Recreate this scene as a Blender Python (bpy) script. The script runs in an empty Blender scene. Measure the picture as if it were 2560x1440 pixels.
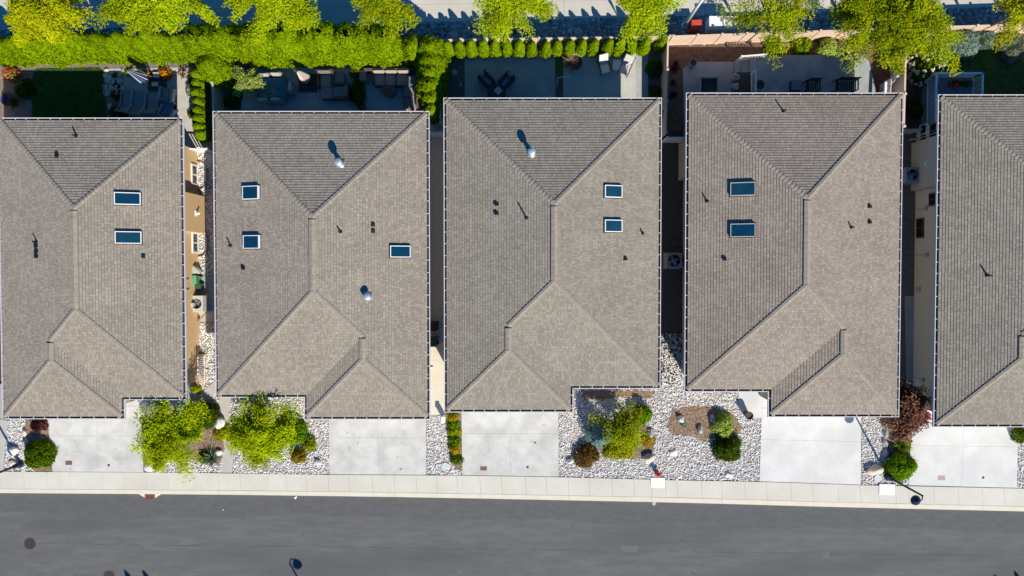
import bpy, math, random
import numpy as np
from mathutils import Vector, Matrix
R = math.radians
C = bpy.context.scene.collection
S = bpy.context.scene
rng = np.random.default_rng(7)
random.seed(7)

# ------------------------------------------------------------------ camera, sky, sun, exposure
CAM_H, TILT, FPX = 40.0, R(-1.4), 1760.0
cd = bpy.data.cameras.new('camera'); cam = bpy.data.objects.new('camera', cd); C.objects.link(cam)
cam.location = (0, 0, CAM_H); cam.rotation_euler = (TILT, 0, 0)
cd.sensor_width = 36; cd.lens = 36 * FPX / 2560; cd.clip_end = 1000; cd.clip_start = 1
S.camera = cam
SUN_EL = R(38.5); SUN_AZ = math.atan2(.475, -.88)
sdir = Vector((math.sin(SUN_AZ) * math.cos(SUN_EL), math.cos(SUN_AZ) * math.cos(SUN_EL), math.sin(SUN_EL)))
w = bpy.data.worlds.new('World'); S.world = w; w.use_nodes = True
nt = w.node_tree
sky = nt.nodes.new('ShaderNodeTexSky'); sky.sky_type = 'NISHITA'; sky.sun_disc = False
sky.sun_elevation = SUN_EL; sky.sun_rotation = SUN_AZ; sky.altitude = 400
sky.air_density = 1.0; sky.dust_density = 0.2; sky.ozone_density = 5.0
tn = nt.nodes.new('ShaderNodeMixRGB'); tn.blend_type = 'MULTIPLY'; tn.inputs[0].default_value = 1; tn.inputs[2].default_value = (.15, .84, 1.28, 1)   # clear, deep blue zenith
nt.links.new(sky.outputs[0], tn.inputs[1]); nt.links.new(tn.outputs[0], nt.nodes['Background'].inputs[0])
nt.nodes['Background'].inputs[1].default_value = 0.075
sl = bpy.data.lights.new('sun', 'SUN'); so = bpy.data.objects.new('sun', sl); C.objects.link(so)
sl.energy = 5.0; sl.angle = R(0.5); sl.color = (1.0, 0.918, 0.76)
so.rotation_euler = (-sdir).to_track_quat('-Z', 'Y').to_euler(); so.location = sdir * 80
S.view_settings.view_transform = 'Standard'; S.view_settings.look = 'None'
S.view_settings.exposure = 0.37; S.view_settings.gamma = 1.0
S.cycles.max_bounces = 6; S.cycles.transparent_max_bounces = 4

def P(px, py, z=0.0):
    """the place at height z that a reading of the aerial photograph (2560 x 1440) stands for"""
    x, y = (px - 1280) / FPX, (720 - py) / FPX
    c, s = math.cos(TILT), math.sin(TILT)
    d = (x, y * c + s, y * s - c)
    t = (z - CAM_H) / d[2]
    return Vector((d[0] * t, d[1] * t, z))

# ------------------------------------------------------------------ materials
MATS = {}
def nodes(name):
    m = bpy.data.materials.new(name); m.use_nodes = True
    n = m.node_tree.nodes; b = n['Principled BSDF']
    return m, n, m.node_tree.links, b
def M(name, c=(.5, .5, .5), c2=None, scale=3.0, rough=.8, bump=0.0, bscale=60, metal=0.0, spec=.3, c3=None, s3=.35, stretch=(1, 1, 1)):
    if name in MATS: return MATS[name]
    m, n, l, b = nodes(name)
    b.inputs['Roughness'].default_value = rough; b.inputs['Metallic'].default_value = metal
    b.inputs['Specular IOR Level'].default_value = spec
    b.inputs['Base Color'].default_value = (*c, 1)
    g = n.new('ShaderNodeNewGeometry')
    mp = n.new('ShaderNodeMapping'); mp.inputs['Scale'].default_value = stretch
    l.new(g.outputs['Position'], mp.inputs['Vector'])
    if c2:
        t = n.new('ShaderNodeTexNoise'); t.inputs['Scale'].default_value = scale; t.inputs['Detail'].default_value = 6
        t.inputs['Roughness'].default_value = .65
        l.new(mp.outputs[0], t.inputs['Vector'])
        r = n.new('ShaderNodeValToRGB'); r.color_ramp.elements[0].position = .35; r.color_ramp.elements[1].position = .65
        r.color_ramp.elements[0].color = (*c, 1); r.color_ramp.elements[1].color = (*c2, 1)
        l.new(t.outputs[0], r.inputs[0]); out = r.outputs[0]
        if c3:
            t3 = n.new('ShaderNodeTexNoise'); t3.inputs['Scale'].default_value = s3; t3.inputs['Detail'].default_value = 4
            l.new(mp.outputs[0], t3.inputs['Vector'])
            r3 = n.new('ShaderNodeValToRGB'); r3.color_ramp.elements[0].position = .45; r3.color_ramp.elements[1].position = .7
            l.new(t3.outputs[0], r3.inputs[0])
            mx = n.new('ShaderNodeMixRGB'); mx.inputs[2].default_value = (*c3, 1)
            l.new(r3.outputs[0], mx.inputs[0]); l.new(out, mx.inputs[1]); out = mx.outputs[0]
        l.new(out, b.inputs['Base Color'])
    if bump:
        t2 = n.new('ShaderNodeTexNoise'); t2.inputs['Scale'].default_value = bscale; t2.inputs['Detail'].default_value = 4
        l.new(g.outputs['Position'], t2.inputs['Vector'])
        bp = n.new('ShaderNodeBump'); bp.inputs['Strength'].default_value = bump; bp.inputs['Distance'].default_value = .02
        l.new(t2.outputs[0], bp.inputs['Height']); l.new(bp.outputs[0], b.inputs['Normal'])
    MATS[name] = m; return m
def shingle(name, ca, cb):
    m, n, l, b = nodes(name)
    b.inputs['Roughness'].default_value = .95; b.inputs['Specular IOR Level'].default_value = .1
    uv = n.new('ShaderNodeUVMap'); uv.uv_map = 'UVMap'
    br = n.new('ShaderNodeTexBrick'); br.inputs['Scale'].default_value = 1
    br.inputs['Brick Width'].default_value = .11; br.inputs['Row Height'].default_value = .144
    br.inputs['Mortar Size'].default_value = .011; br.inputs['Mortar Smooth'].default_value = .4; br.offset = .37; br.offset_frequency = 2; br.squash = 1.7; br.squash_frequency = 3
    br.inputs['Color1'].default_value = (*ca, 1); br.inputs['Color2'].default_value = (*cb, 1)
    br.inputs['Mortar'].default_value = (*[x * .66 for x in ca], 1); br.inputs['Bias'].default_value = 0  # dark joints and printed band; course shadow strengthened in the colour
    l.new(uv.outputs[0], br.inputs['Vector'])
    g = n.new('ShaderNodeNewGeometry')
    t = n.new('ShaderNodeTexNoise'); t.inputs['Scale'].default_value = .5; t.inputs['Detail'].default_value = 5
    l.new(g.outputs['Position'], t.inputs['Vector'])
    t2 = n.new('ShaderNodeTexNoise'); t2.inputs['Scale'].default_value = 9; t2.inputs['Detail'].default_value = 3
    l.new(g.outputs['Position'], t2.inputs['Vector'])
    ad = n.new('ShaderNodeMath'); ad.operation = 'ADD'; l.new(t.outputs[0], ad.inputs[0]); l.new(t2.outputs[0], ad.inputs[1])
    mr = n.new('ShaderNodeMapRange'); mr.inputs[1].default_value = .6; mr.inputs[2].default_value = 1.4
    mr.inputs[3].default_value = .86; mr.inputs[4].default_value = 1.14
    l.new(ad.outputs[0], mr.inputs[0])
    mx = n.new('ShaderNodeMixRGB'); mx.blend_type = 'MULTIPLY'; mx.inputs[0].default_value = 1
    l.new(br.outputs[0], mx.inputs[1]); l.new(mr.outputs[0], mx.inputs[2]); l.new(mx.outputs[0], b.inputs['Base Color'])
    return m
def attr_mat(name, rough=.6, trans=0.0, spec=.2):
    m, n, l, b = nodes(name)
    a = n.new('ShaderNodeAttribute'); a.attribute_name = 'Col'
    l.new(a.outputs[0], b.inputs['Base Color']); b.inputs['Roughness'].default_value = rough
    b.inputs['Specular IOR Level'].default_value = spec
    if trans:
        tr = n.new('ShaderNodeBsdfTranslucent'); l.new(a.outputs[0], tr.inputs[0])
        mx = n.new('ShaderNodeMixShader'); mx.inputs[0].default_value = trans
        l.new(b.outputs[0], mx.inputs[1]); l.new(tr.outputs[0], mx.inputs[2])
        l.new(mx.outputs[0], n['Material Output'].inputs[0])
    return m
LEAF = attr_mat('leaf', .7, .45, .04); ROCK = attr_mat('river_rock', .85)
WHITE = M('white_paint', (.78, .78, .8), rough=.5)
GUTTER = M('gutter_white', (.58, .57, .61), rough=.45)
TROUGH = M('gutter_floor', (.035, .033, .06), (.05, .045, .06), 20)  # dirt tone, with the shade inside the trough put into the colour
BLACK = M('black_metal', (.012, .013, .02), rough=.5)
DARK = M('dark_plastic', (.03, .03, .035), (.045, .045, .05), 8, rough=.6)
GREYMETAL = M('galvanised_metal', (.55, .58, .62), rough=.35, metal=.6)
GLASS = M('sky_tint_glass', (.004, .046, .088), (.003, .035, .075), 1.2, rough=.08, spec=.6)  # sky reflection is put into the base colour as blue
GLASS2 = M('sky_tint_glass_rough', (.010, .055, .092), (.005, .04, .075), 2.5, rough=.2, spec=.5)  # paler, rougher variant; sky reflection likewise in the colour
DGLASS = M('dark_glass', (.012, .02, .025), rough=.06, spec=.7)
TGLASS = M('table_glass', (.03, .12, .16), rough=.08, spec=.5)
CONC_A = M('concrete_grey', (.50, .495, .475), (.60, .595, .575), 1.7, bump=.12, c3=(.43, .43, .42), s3=.9)
CONC_B = M('concrete_pale', (.575, .57, .555), (.65, .655, .65), .9, bump=.1, c3=(.54, .545, .545), s3=.5)
WALK = M('sidewalk_concrete', (.56, .54, .475), (.62, .60, .54), .8, bump=.08, c3=(.545, .515, .45), s3=.25)
KERB = M('kerb_concrete', (.64, .585, .475), (.69, .64, .54), 1.5)
LANE = M('lane_concrete', (.50, .47, .42), (.56, .53, .48), .8, c3=(.46, .44, .40))
PATIO = M('patio_concrete', (.33, .35, .36), (.42, .43, .43), 1.4, c3=(.28, .31, .33), s3=.8)
PATHC = M('path_concrete', (.42, .40, .38), (.48, .46, .43), 2)
ASPH = M('asphalt', (.108, .110, .112), (.136, .138, .140), 3.5, rough=.9, bump=.3, bscale=90, c3=(.094, .096, .099), s3=.5, stretch=(.22, 1, 1))
SOIL = M('soil', (.075, .055, .042), (.12, .09, .07), 3, rough=.95, bump=.5, bscale=25)
MULCH = M('bark_mulch', (.17, .11, .075), (.36, .26, .19), 14, rough=.95, bump=.8, bscale=30)
BEDBASE = M('gravel_underlay', (.30, .29, .30), (.42, .40, .40), 12, rough=.95)
LAWN = M('lawn_base', (.05, .11, .025), (.08, .15, .035), 5, rough=.9)
BARK = M('bark', (.14, .10, .07), (.22, .17, .12), 12, rough=.9)
FENCE = M('fence_tan', (.62, .46, .36), (.66, .5, .39), 2, rough=.7)
WALLTAN = M('stucco_tan', (.58, .40, .22), (.62, .43, .245), 5, rough=.9)
WALLGREY = M('stucco_greige', (.42, .38, .30), (.46, .42, .33), 5, rough=.9)
WICKER = M('brown_wicker', (.09, .065, .05), (.13, .095, .075), 30, rough=.8)
CUSH = M('grey_cushion', (.19, .18, .18), (.23, .22, .21), 10, rough=.9)
CUSHT = M('blue_grey_sling', (.16, .2, .23), (.2, .24, .27), 8, rough=.8)
STONE = M('boulder_pale', (.55, .53, .50), (.75, .73, .70), 4, rough=.9, bump=.6, bscale=14)
STONEB = M('boulder_tan', (.55, .44, .34), (.74, .63, .52), 5, rough=.9, bump=.6, bscale=14)
STONEG = M('boulder_grey', (.26, .27, .29), (.38, .39, .40), 5, rough=.9, bump=.5, bscale=14)
FLAG = M('flagstone', (.3, .36, .38), (.4, .44, .45), 3, rough=.85)
RUST = M('rusty_iron', (.17, .06, .05), (.24, .10, .085), 20, rough=.85)
MAROON = M('brown_lid', (.15, .085, .08), (.19, .115, .11), 8, rough=.8)
IRON = M('manhole_iron', (.045, .035, .042), (.07, .055, .06), 14, rough=.8)
RED = M('red_paint', (.5, .05, .03), (.58, .07, .045), 8, rough=.5)
BLUEP = M('dark_blue_paint', (.03, .05, .12), rough=.5)
GREENP = M('green_plastic', (.12, .34, .17), (.15, .38, .2), 6, rough=.6)
DGREENP = M('dark_green_plastic', (.03, .10, .06), rough=.6)
POTC = M('pot_grey', (.34, .34, .36), (.42, .42, .43), 6, rough=.8)
POTD = M('pot_dark', (.06, .06, .07), rough=.6)
POTB = M('pot_blue', (.012, .02, .10), rough=.3)
WOODF = M('weathered_wood', (.4, .36, .3), (.48, .43, .36), 7, rough=.85)
HOSE = M('orange_hose', (.6, .2, .07), rough=.6)
STRIPE = None
SOFFIT = M('soffit', (.6, .58, .55), rough=.8)
TRIMB = M('brown_trim', (.12, .055, .045), rough=.7)

# ------------------------------------------------------------------ builders
def tag(o, label=None, cat=None, group=None, kind=None):
    if label: o['label'] = label
    if cat: o['category'] = cat
    if group: o['group'] = group
    if kind: o['kind'] = kind
    return o
def thing(name, label, cat, loc, group=None):
    o = bpy.data.objects.new(name, None); o.empty_display_size = .3; C.objects.link(o); o.location = loc
    return tag(o, label, cat, group)

class MB:
    def __init__(s, T=None): s.v, s.f, s.uv, s.T = [], [], {}, T
    def add(s, pts, faces, uvs=None):
        k = len(s.v)
        for p in pts: s.v.append(tuple(s.T @ Vector(p)) if s.T else tuple(p))
        for i, f in enumerate(faces):
            if uvs: s.uv[len(s.f)] = uvs[i]
            s.f.append([k + j for j in f])
    def box(s, c, d, rz=0, ax=None):
        hx, hy, hz = d[0] / 2, d[1] / 2, d[2] / 2
        if ax is None: ax = (Vector((math.cos(rz), math.sin(rz), 0)), Vector((-math.sin(rz), math.cos(rz), 0)), Vector((0, 0, 1)))
        c = Vector(c)
        pts = [c + ax[0] * (hx * a) + ax[1] * (hy * b) + ax[2] * (hz * e) for e in (-1, 1) for a, b in ((-1, -1), (1, -1), (1, 1), (-1, 1))]
        s.add(pts, [(3, 2, 1, 0), (4, 5, 6, 7), (0, 1, 5, 4), (1, 2, 6, 5), (2, 3, 7, 6), (3, 0, 4, 7)])
    def bar(s, a, b, w, h=None):
        a, b = Vector(a), Vector(b); d = b - a; L = d.length
        if L < 1e-5: return
        d /= L; u = d.cross(Vector((0, 0, 1)))
        if u.length < 1e-4: u = Vector((1, 0, 0))
        u.normalize(); n = u.cross(d)
        s.box((a + b) / 2, (L, w, h or w), ax=(d, u, n))
    def prism(s, poly, z0, z1):
        poly = [(p[0], p[1]) for p in poly]
        A = sum(poly[i][0] * poly[(i + 1) % len(poly)][1] - poly[(i + 1) % len(poly)][0] * poly[i][1] for i in range(len(poly)))
        if A < 0: poly = poly[::-1]
        n = len(poly)
        s.add([(x, y, z0) for x, y in poly] + [(x, y, z1) for x, y in poly],
              [tuple(range(n, 2 * n)), tuple(range(n - 1, -1, -1))] + [(i, (i + 1) % n, n + (i + 1) % n, n + i) for i in range(n)])
    def lathe(s, c, prof, n=20, sx=1, sy=1):
        c = Vector(c); pts = []
        for r, z in prof:
            for i in range(n):
                a = 2 * math.pi * i / n; pts.append(c + Vector((r * sx * math.cos(a), r * sy * math.sin(a), z)))
        fs = [(k * n + i, k * n + (i + 1) % n, (k + 1) * n + (i + 1) % n, (k + 1) * n + i) for k in range(len(prof) - 1) for i in range(n)]
        if prof[0][0] > 1e-4: fs.append(tuple(range(n - 1, -1, -1)))
        if prof[-1][0] > 1e-4: fs.append(tuple((len(prof) - 1) * n + i for i in range(n)))
        s.add(pts, fs)
    def tube(s, path, rad, n=8):
        path = [Vector(p) for p in path]
        rad = rad if hasattr(rad, '__len__') else [rad] * len(path)
        pts = []
        for i, p in enumerate(path):
            d = (path[min(i + 1, len(path) - 1)] - path[max(i - 1, 0)]).normalized()
            u = d.cross(Vector((0, 0, 1)))
            if u.length < 1e-3: u = d.cross(Vector((0, 1, 0)))
            u.normalize(); v = d.cross(u)
            for k in range(n):
                a = 2 * math.pi * k / n; pts.append(p + (u * math.cos(a) + v * math.sin(a)) * rad[i])
        fs = [(k * n + i, (k + 1) * n + i, (k + 1) * n + (i + 1) % n, k * n + (i + 1) % n) for k in range(len(path) - 1) for i in range(n)]
        fs += [tuple(range(n)), tuple((len(path) - 1) * n + i for i in range(n - 1, -1, -1))]
        s.add(pts, fs)
    def rock(s, c, d, rz=0, seed=0):
        rs = np.random.default_rng(seed)
        import bmesh
        bm = bmesh.new(); bmesh.ops.create_icosphere(bm, subdivisions=3, radius=1)
        pl = [(Vector(rs.normal(size=3)).normalized(), rs.uniform(.62, .95)) for _ in range(11)]
        pts = []
        for v in bm.verts:
            p = v.co.copy()
            for nrm, dd in pl:
                k = p.dot(nrm)
                if k > dd: p -= nrm * (k - dd)
            p = p * (1 + rs.normal() * .012)
            q = Vector((p.x * d[0] / 2, p.y * d[1] / 2, p.z * d[2] / 2)); q.rotate(Matrix.Rotation(rz, 3, 'Z'))
            pts.append(Vector(c) + q + Vector((0, 0, d[2] * .38)))
        s.add(pts, [[v.index for v in f.verts] for f in bm.faces]); bm.free()
    def cushion(s, c, d, rz=0, e=.35):
        """a rounded box"""
        import bmesh
        bm = bmesh.new(); bmesh.ops.create_cube(bm, size=1)
        bmesh.ops.scale(bm, vec=d, verts=bm.verts)
        bmesh.ops.bevel(bm, geom=bm.edges[:], offset=min(d) * e, segments=2, affect='EDGES')
        bm.verts.index_update()
        rot = Matrix.Rotation(rz, 3, 'Z')
        s.add([Vector(c) + rot @ v.co for v in bm.verts], [[v.index for v in f.verts] for f in bm.faces]); bm.free()
    def build(s, name, mat, parent=None, smooth=False, origin=None):
        me = bpy.data.meshes.new(name)
        V = np.array(s.v) if s.v else np.zeros((0, 3))
        if parent is not None: o0 = np.array(parent.matrix_world.translation if parent.parent else parent.location)
        elif origin is not None: o0 = np.array(origin)
        else: o0 = np.array(((V[:, 0].min() + V[:, 0].max()) / 2, (V[:, 1].min() + V[:, 1].max()) / 2, V[:, 2].min()))
        par = parent
        off = o0.copy()
        if parent is not None:
            off = np.zeros(3); q = parent
            while q: off += np.array(q.location); q = q.parent
        me.from_pydata([tuple(x) for x in V - off], [], s.f)
        if s.uv:
            ul = me.uv_layers.new(name='UVMap')
            for i, p in enumerate(me.polygons):
                if i in s.uv:
                    for k, li in enumerate(p.loop_indices): ul.data[li].uv = s.uv[i][k]
        me.materials.append(mat)
        if smooth: me.shade_smooth()
        me.update()
        o = bpy.data.objects.new(name, me); C.objects.link(o)
        if parent is not None: o.parent = parent
        else: o.location = off
        return o

def np_mesh(name, V, F, col, mat, parent=None, origin=None):
    """V (n,3), F (m,k) one polygon size, col (n,3) per vertex"""
    off = np.zeros(3)
    if parent is not None:
        q = parent
        while q: off += np.array(q.location); q = q.parent
    elif origin is not None: off = np.array(origin)
    me = bpy.data.meshes.new(name); n, m, k = len(V), len(F), F.shape[1]
    me.vertices.add(n); me.vertices.foreach_set('co', (V - off).astype(np.float32).ravel())
    me.loops.add(m * k); me.loops.foreach_set('vertex_index', F.astype(np.int32).ravel())
    me.polygons.add(m); me.polygons.foreach_set('loop_start', np.arange(0, m * k, k, dtype=np.int32))
    try: me.polygons.foreach_set('loop_total', np.full(m, k, dtype=np.int32))
    except Exception: pass
    a = me.color_attributes.new('Col', 'FLOAT_COLOR', 'POINT')
    a.data.foreach_set('color', np.c_[np.clip(col, 0, 1), np.ones(n)].astype(np.float32).ravel())
    me.materials.append(mat); me.update(calc_edges=True); me.validate()
    o = bpy.data.objects.new(name, me); C.objects.link(o)
    if parent is not None: o.parent = parent
    else: o.location = off
    return o

def pick(pal, n):
    wts = np.array([p[3] for p in pal]); idx = rng.choice(len(pal), n, p=wts / wts.sum())
    return np.array([p[:3] for p in pal])[idx]
def unit(a): return a / np.maximum(np.linalg.norm(a, axis=1, keepdims=True), 1e-6)
def leaf_geo(c, nrm, axis, L, W):
    """one folded diamond per leaf; c,nrm,axis (n,3)"""
    nrm = unit(nrm); ax = unit(axis - nrm * np.sum(axis * nrm, 1, keepdims=True)); b = np.cross(nrm, ax)
    L = np.asarray(L).reshape(-1, 1); W = np.asarray(W).reshape(-1, 1)
    lift = nrm * W * .25
    V = np.stack([c - ax * L / 2, c + b * W / 2 + lift, c + ax * L / 2, c - b * W / 2 + lift], 1).reshape(-1, 3)
    F = np.arange(len(c) * 4).reshape(-1, 4)
    return V, F

# palettes (r, g, b, weight)
G_LIME = [(.36, .47, .003, 4), (.46, .53, .004, 3), (.20, .33, .003, 3.3), (.58, .48, .006, .8)]
G_YEL = [(.44, .47, .004, 4), (.56, .52, .005, 3), (.27, .38, .003, 3), (.6, .45, .008, .8)]
G_OLIVE = [(.28, .36, .003, 4), (.38, .42, .004, 3), (.14, .23, .003, 3.5), (.52, .38, .006, .8)]
G_HEDGE = [(.23, .36, .002, 4), (.31, .42, .002, 3), (.12, .22, .002, 3)]
G_MID = [(.12, .21, .004, 4), (.17, .26, .005, 3), (.06, .12, .004, 3)]
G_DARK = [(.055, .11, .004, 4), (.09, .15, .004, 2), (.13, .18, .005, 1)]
G_BRIGHT = [(.16, .33, .004, 4), (.23, .39, .005, 3), (.09, .19, .004, 2)]
G_BLUE = [(.24, .40, .37, 4), (.34, .50, .46, 3), (.13, .24, .23, 2)]
G_SAGE = [(.24, .29, .22, 4), (.32, .36, .27, 2), (.15, .19, .12, 2)]
G_VARI = [(.48, .60, .10, 4), (.60, .68, .18, 3), (.24, .38, .04, 3)]
G_GOLD = [(.56, .44, .008, 4), (.42, .38, .008, 3), (.62, .40, .015, 2)]
G_OCHRE = [(.34, .24, .008, 4), (.46, .32, .01, 2), (.16, .14, .008, 2)]
G_BROWN = [(.20, .11, .02, 4), (.30, .18, .04, 3), (.09, .05, .012, 2)]
G_WINE = [(.09, .02, .03, 4), (.15, .04, .05, 3), (.05, .012, .02, 2), (.22, .09, .06, 1)]
G_WINE2 = [(.16, .06, .05, 4), (.24, .13, .08, 3), (.09, .03, .03, 2), (.32, .2, .1, 1)]
G_TAN = [(.42, .28, .18, 3), (.3, .2, .12, 2)]
FL_ORANGE = [(.75, .26, .01, 4), (.8, .4, .02, 2)]
FL_RED = [(.6, .05, .05, 3), (.7, .25, .15, 2), (.75, .4, .2, 1)]
FL_PINK = [(.65, .04, .25, 3), (.7, .2, .4, 1)]
FL_WHITE = [(.72, .68, .52, 3), (.8, .75, .62, 2)]

def tree(px, py, zc, rx, ry, rz, pal, label, group, tufts=60, per=170, seed=1, L=.118, cat='tree', name='locust_tree', spread=(.40, .19, .09)):
    """trunk with limbs, crown of leafy fronds spread through its volume"""
    rs = np.random.default_rng(seed)
    c = np.array(P(px, py, zc)); base = np.array((c[0], c[1], 0))
    t = thing(name, label, cat, tuple(base), group)
    d = unit(rs.normal(size=(tufts, 3))); d[:, 2] = np.where(d[:, 2] < -.25, -d[:, 2], d[:, 2])
    f = rs.uniform(.3, 1.0, (tufts, 1)) ** .6
    kl = unit(rs.normal(size=(9, 3)) * np.array((1, 1, .5))); lob = .72 + .42 * np.clip((np.max(d @ kl.T, axis=1, keepdims=True) - .55) / .4, 0, 1)
    tc = c + d * f * lob * np.array((rx, ry, rz)) * 1.12 * np.where(rs.random((tufts, 1)) < .12, 1.18, 1)
    mb = MB(); fork = c + np.array((0, 0, -rz * .55))
    mb.tube([base, base * .5 + fork * .5 + np.array((.03, .04, 0)), fork, c + np.array((0, 0, rz * .5))], [.11, .09, .075, .02], 8)
    for i in range(0, tufts, 2):
        s0 = fork + (c - fork) * rs.uniform(0, .8); mid = (s0 + tc[i]) / 2 + np.array((0, 0, .15))
        mb.tube([s0, mid, tc[i]], [.045, .028, .01], 5)
    mb.build('trunk', BARK, t)
    per = int(per * 2.0); n = tufts * per; ti = np.repeat(np.arange(tufts), per)
    out = unit(np.c_[d[:, :2] + rs.normal(0, .35, (tufts, 2)), np.full(tufts, -.12)]); sd = unit(np.cross(out, (0, 0, 1.0))); up = np.cross(sd, out)
    sz = rs.uniform(.65, 1.25, (tufts, 1))[ti]
    q = np.clip(rs.normal(size=(n, 3)), -1.9, 1.9)
    p = tc[ti] + (out[ti] * q[:, :1] * spread[0] + sd[ti] * q[:, 1:2] * spread[1] + up[ti] * q[:, 2:] * spread[2]) * sz
    nr = up[ti] + np.array(sdir) * 1.1 + rs.normal(0, .42, (n, 3)); ax = out[ti] + sd[ti] * np.sign(q[:, 1:2]) * .8 + rs.normal(0, .4, (n, 3))
    V, F = leaf_geo(p, nr, ax, L * rs.uniform(.6, 1.4, n) * rs.uniform(.75, 1.4, tufts)[ti], L * .44 * rs.uniform(.8, 1.2, n) * rs.uniform(.8, 1.3, tufts)[ti])
    col = pick(pal, n) * rs.uniform(.8, 1.2, (n, 1)) * rs.uniform(.72, 1.25, (tufts, 1))[ti]
    np_mesh('crown', V, F, np.repeat(col, 4, 0), LEAF, t)
    return t

def column_pts(x, y, Rr, h, n, rs, z0=0.0, pw=.5):
    """points, outward normals on one clipped conifer column"""
    tt = rs.random(n) ** .8; th = rs.uniform(0, 2 * math.pi, n)
    prof = np.minimum(1, (1 - tt) ** pw * 1.12 + .03) * np.minimum(1, (tt + .2) / .35)
    k1, k2, ph = rs.integers(3, 6), rs.integers(5, 9), rs.uniform(0, 6, 2)
    bump = 1 + .10 * np.sin(k1 * th + ph[0] + tt * 7) + .07 * np.sin(k2 * th + ph[1] - tt * 15)
    r = Rr * prof * bump * rs.uniform(.82, 1.05, n)
    p = np.c_[x + r * np.cos(th), y + r * np.sin(th), z0 + tt * h]
    nr = np.c_[np.cos(th), np.sin(th), np.full(n, .35) + tt * .6]
    return p, nr
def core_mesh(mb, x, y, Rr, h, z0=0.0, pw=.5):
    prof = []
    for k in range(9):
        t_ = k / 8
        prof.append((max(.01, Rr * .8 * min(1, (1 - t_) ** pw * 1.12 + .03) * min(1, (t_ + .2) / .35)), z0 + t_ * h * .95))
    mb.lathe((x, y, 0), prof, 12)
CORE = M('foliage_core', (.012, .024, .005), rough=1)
COREB = M('brown_core', (.03, .028, .015), rough=1)
def evergreen(name, label, cat, cols, pal, dens, group=None, L=.17, seed=3, pw=.5, core=CORE, wide=.5):
    """one or more merged columns: cols = [(x, y, R, h)]"""
    rs = np.random.default_rng(seed)
    x0 = sum(c[0] for c in cols) / len(cols); y0 = sum(c[1] for c in cols) / len(cols)
    t = thing(name, label, cat, (x0, y0, 0), group)
    Ps, Ns, Ts = [], [], []; mb = MB()
    for (x, y, Rr, h) in cols:
        n = int(dens * (2 * math.pi * Rr * h * .75 + 3.14 * Rr * Rr))
        p, nr = column_pts(x, y, Rr, h, n, rs, 0, pw); Ps.append(p); Ns.append(nr); Ts.append(np.full(n, rs.uniform(.85, 1.12)))
        core_mesh(mb, x, y, Rr, h, 0, pw)
    mb.build('inner_core', core, t)  # solid dark core added inside the leaves to close the gaps
    p, nr = np.concatenate(Ps), np.concatenate(Ns); n = len(p)
    ax = np.array((0, 0, 1.0)) + nr * .5 + rs.normal(0, .35, (n, 3))
    V, F = leaf_geo(p, nr + rs.normal(0, .45, (n, 3)), ax, L * rs.uniform(.7, 1.4, n), L * wide * rs.uniform(.7, 1.3, n))
    col = pick(pal, n) * rs.uniform(.8, 1.2, (n, 1)) * np.concatenate(Ts)[:, None]
    np_mesh('foliage', V, F, np.repeat(col, 4, 0), LEAF, t)
    return t
def shrub(name, label, px, py, r, h, pal, group=None, dens=620, L=.11, seed=5, cat='shrub', ry=None, flowers=None, nfl=40, z0=0.0, lumpy=.32, wide=.5, zref=None, fsz=.09, parent=None):
    """rounded bush: leaves over a lumpy dome, added dark core inside"""
    rs = np.random.default_rng(seed)
    c = P(px, py, h * .5 + z0 if zref is None else zref); x, y = c.x, c.y; ry = ry or r
    t = parent or thing(name, label, cat, (x, y, z0), group)
    n = int(dens * 2 * math.pi * r * (ry + h) / 2)
    d = unit(rs.normal(size=(n, 3))); d[:, 2] = np.abs(d[:, 2]) - .12
    k = unit(rs.normal(size=(14, 3))); lump = np.max(d @ k.T, axis=1)
    rad = (1 - lumpy + lumpy * (lump - .75) / .25 * 1.1) * rs.uniform(.84, 1.06, n) * np.where(rs.random(n) < .04, 1.12, 1)
    p = np.c_[x + d[:, 0] * r * rad, y + d[:, 1] * ry * rad, z0 + h * .12 + np.maximum(d[:, 2], -.1) * h * .88 * rad]
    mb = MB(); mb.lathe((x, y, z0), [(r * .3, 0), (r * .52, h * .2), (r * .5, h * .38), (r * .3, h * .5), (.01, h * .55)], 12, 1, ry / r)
    mb.build('inner_core', CORE if pal not in (G_WINE, G_WINE2, G_BROWN) else COREB, t)  # added dark filler body under the leaves, stops see-through
    V, F = leaf_geo(p, d + np.array((0, 0, .25)) + rs.normal(0, .55, (n, 3)), d + rs.normal(0, .7, (n, 3)), L * rs.uniform(.7, 1.4, n), L * wide * rs.uniform(.8, 1.2, n))
    np_mesh('foliage', V, F, np.repeat(pick(pal, n) * rs.uniform(.8, 1.2, (n, 1)), 4, 0), LEAF, t)
    if flowers:
        d2 = unit(rs.normal(size=(nfl, 3))); d2[:, 2] = np.abs(d2[:, 2]) * .9 + .05
        p2 = np.c_[x + d2[:, 0] * r * 1.02, y + d2[:, 1] * ry * 1.02, z0 + h * .14 + d2[:, 2] * h * .92]
        pp = np.repeat(p2, 7, 0) + rs.normal(0, fsz * .35, (nfl * 7, 3)); m = len(pp)
        V, F = leaf_geo(pp, np.repeat(d2, 7, 0) + rs.normal(0, .4, (m, 3)), rs.normal(size=(m, 3)), np.full(m, fsz), np.full(m, fsz * .8))
        np_mesh('flowers', V, F, np.repeat(pick(flowers, m), 4, 0), LEAF, t)
    return t
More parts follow.
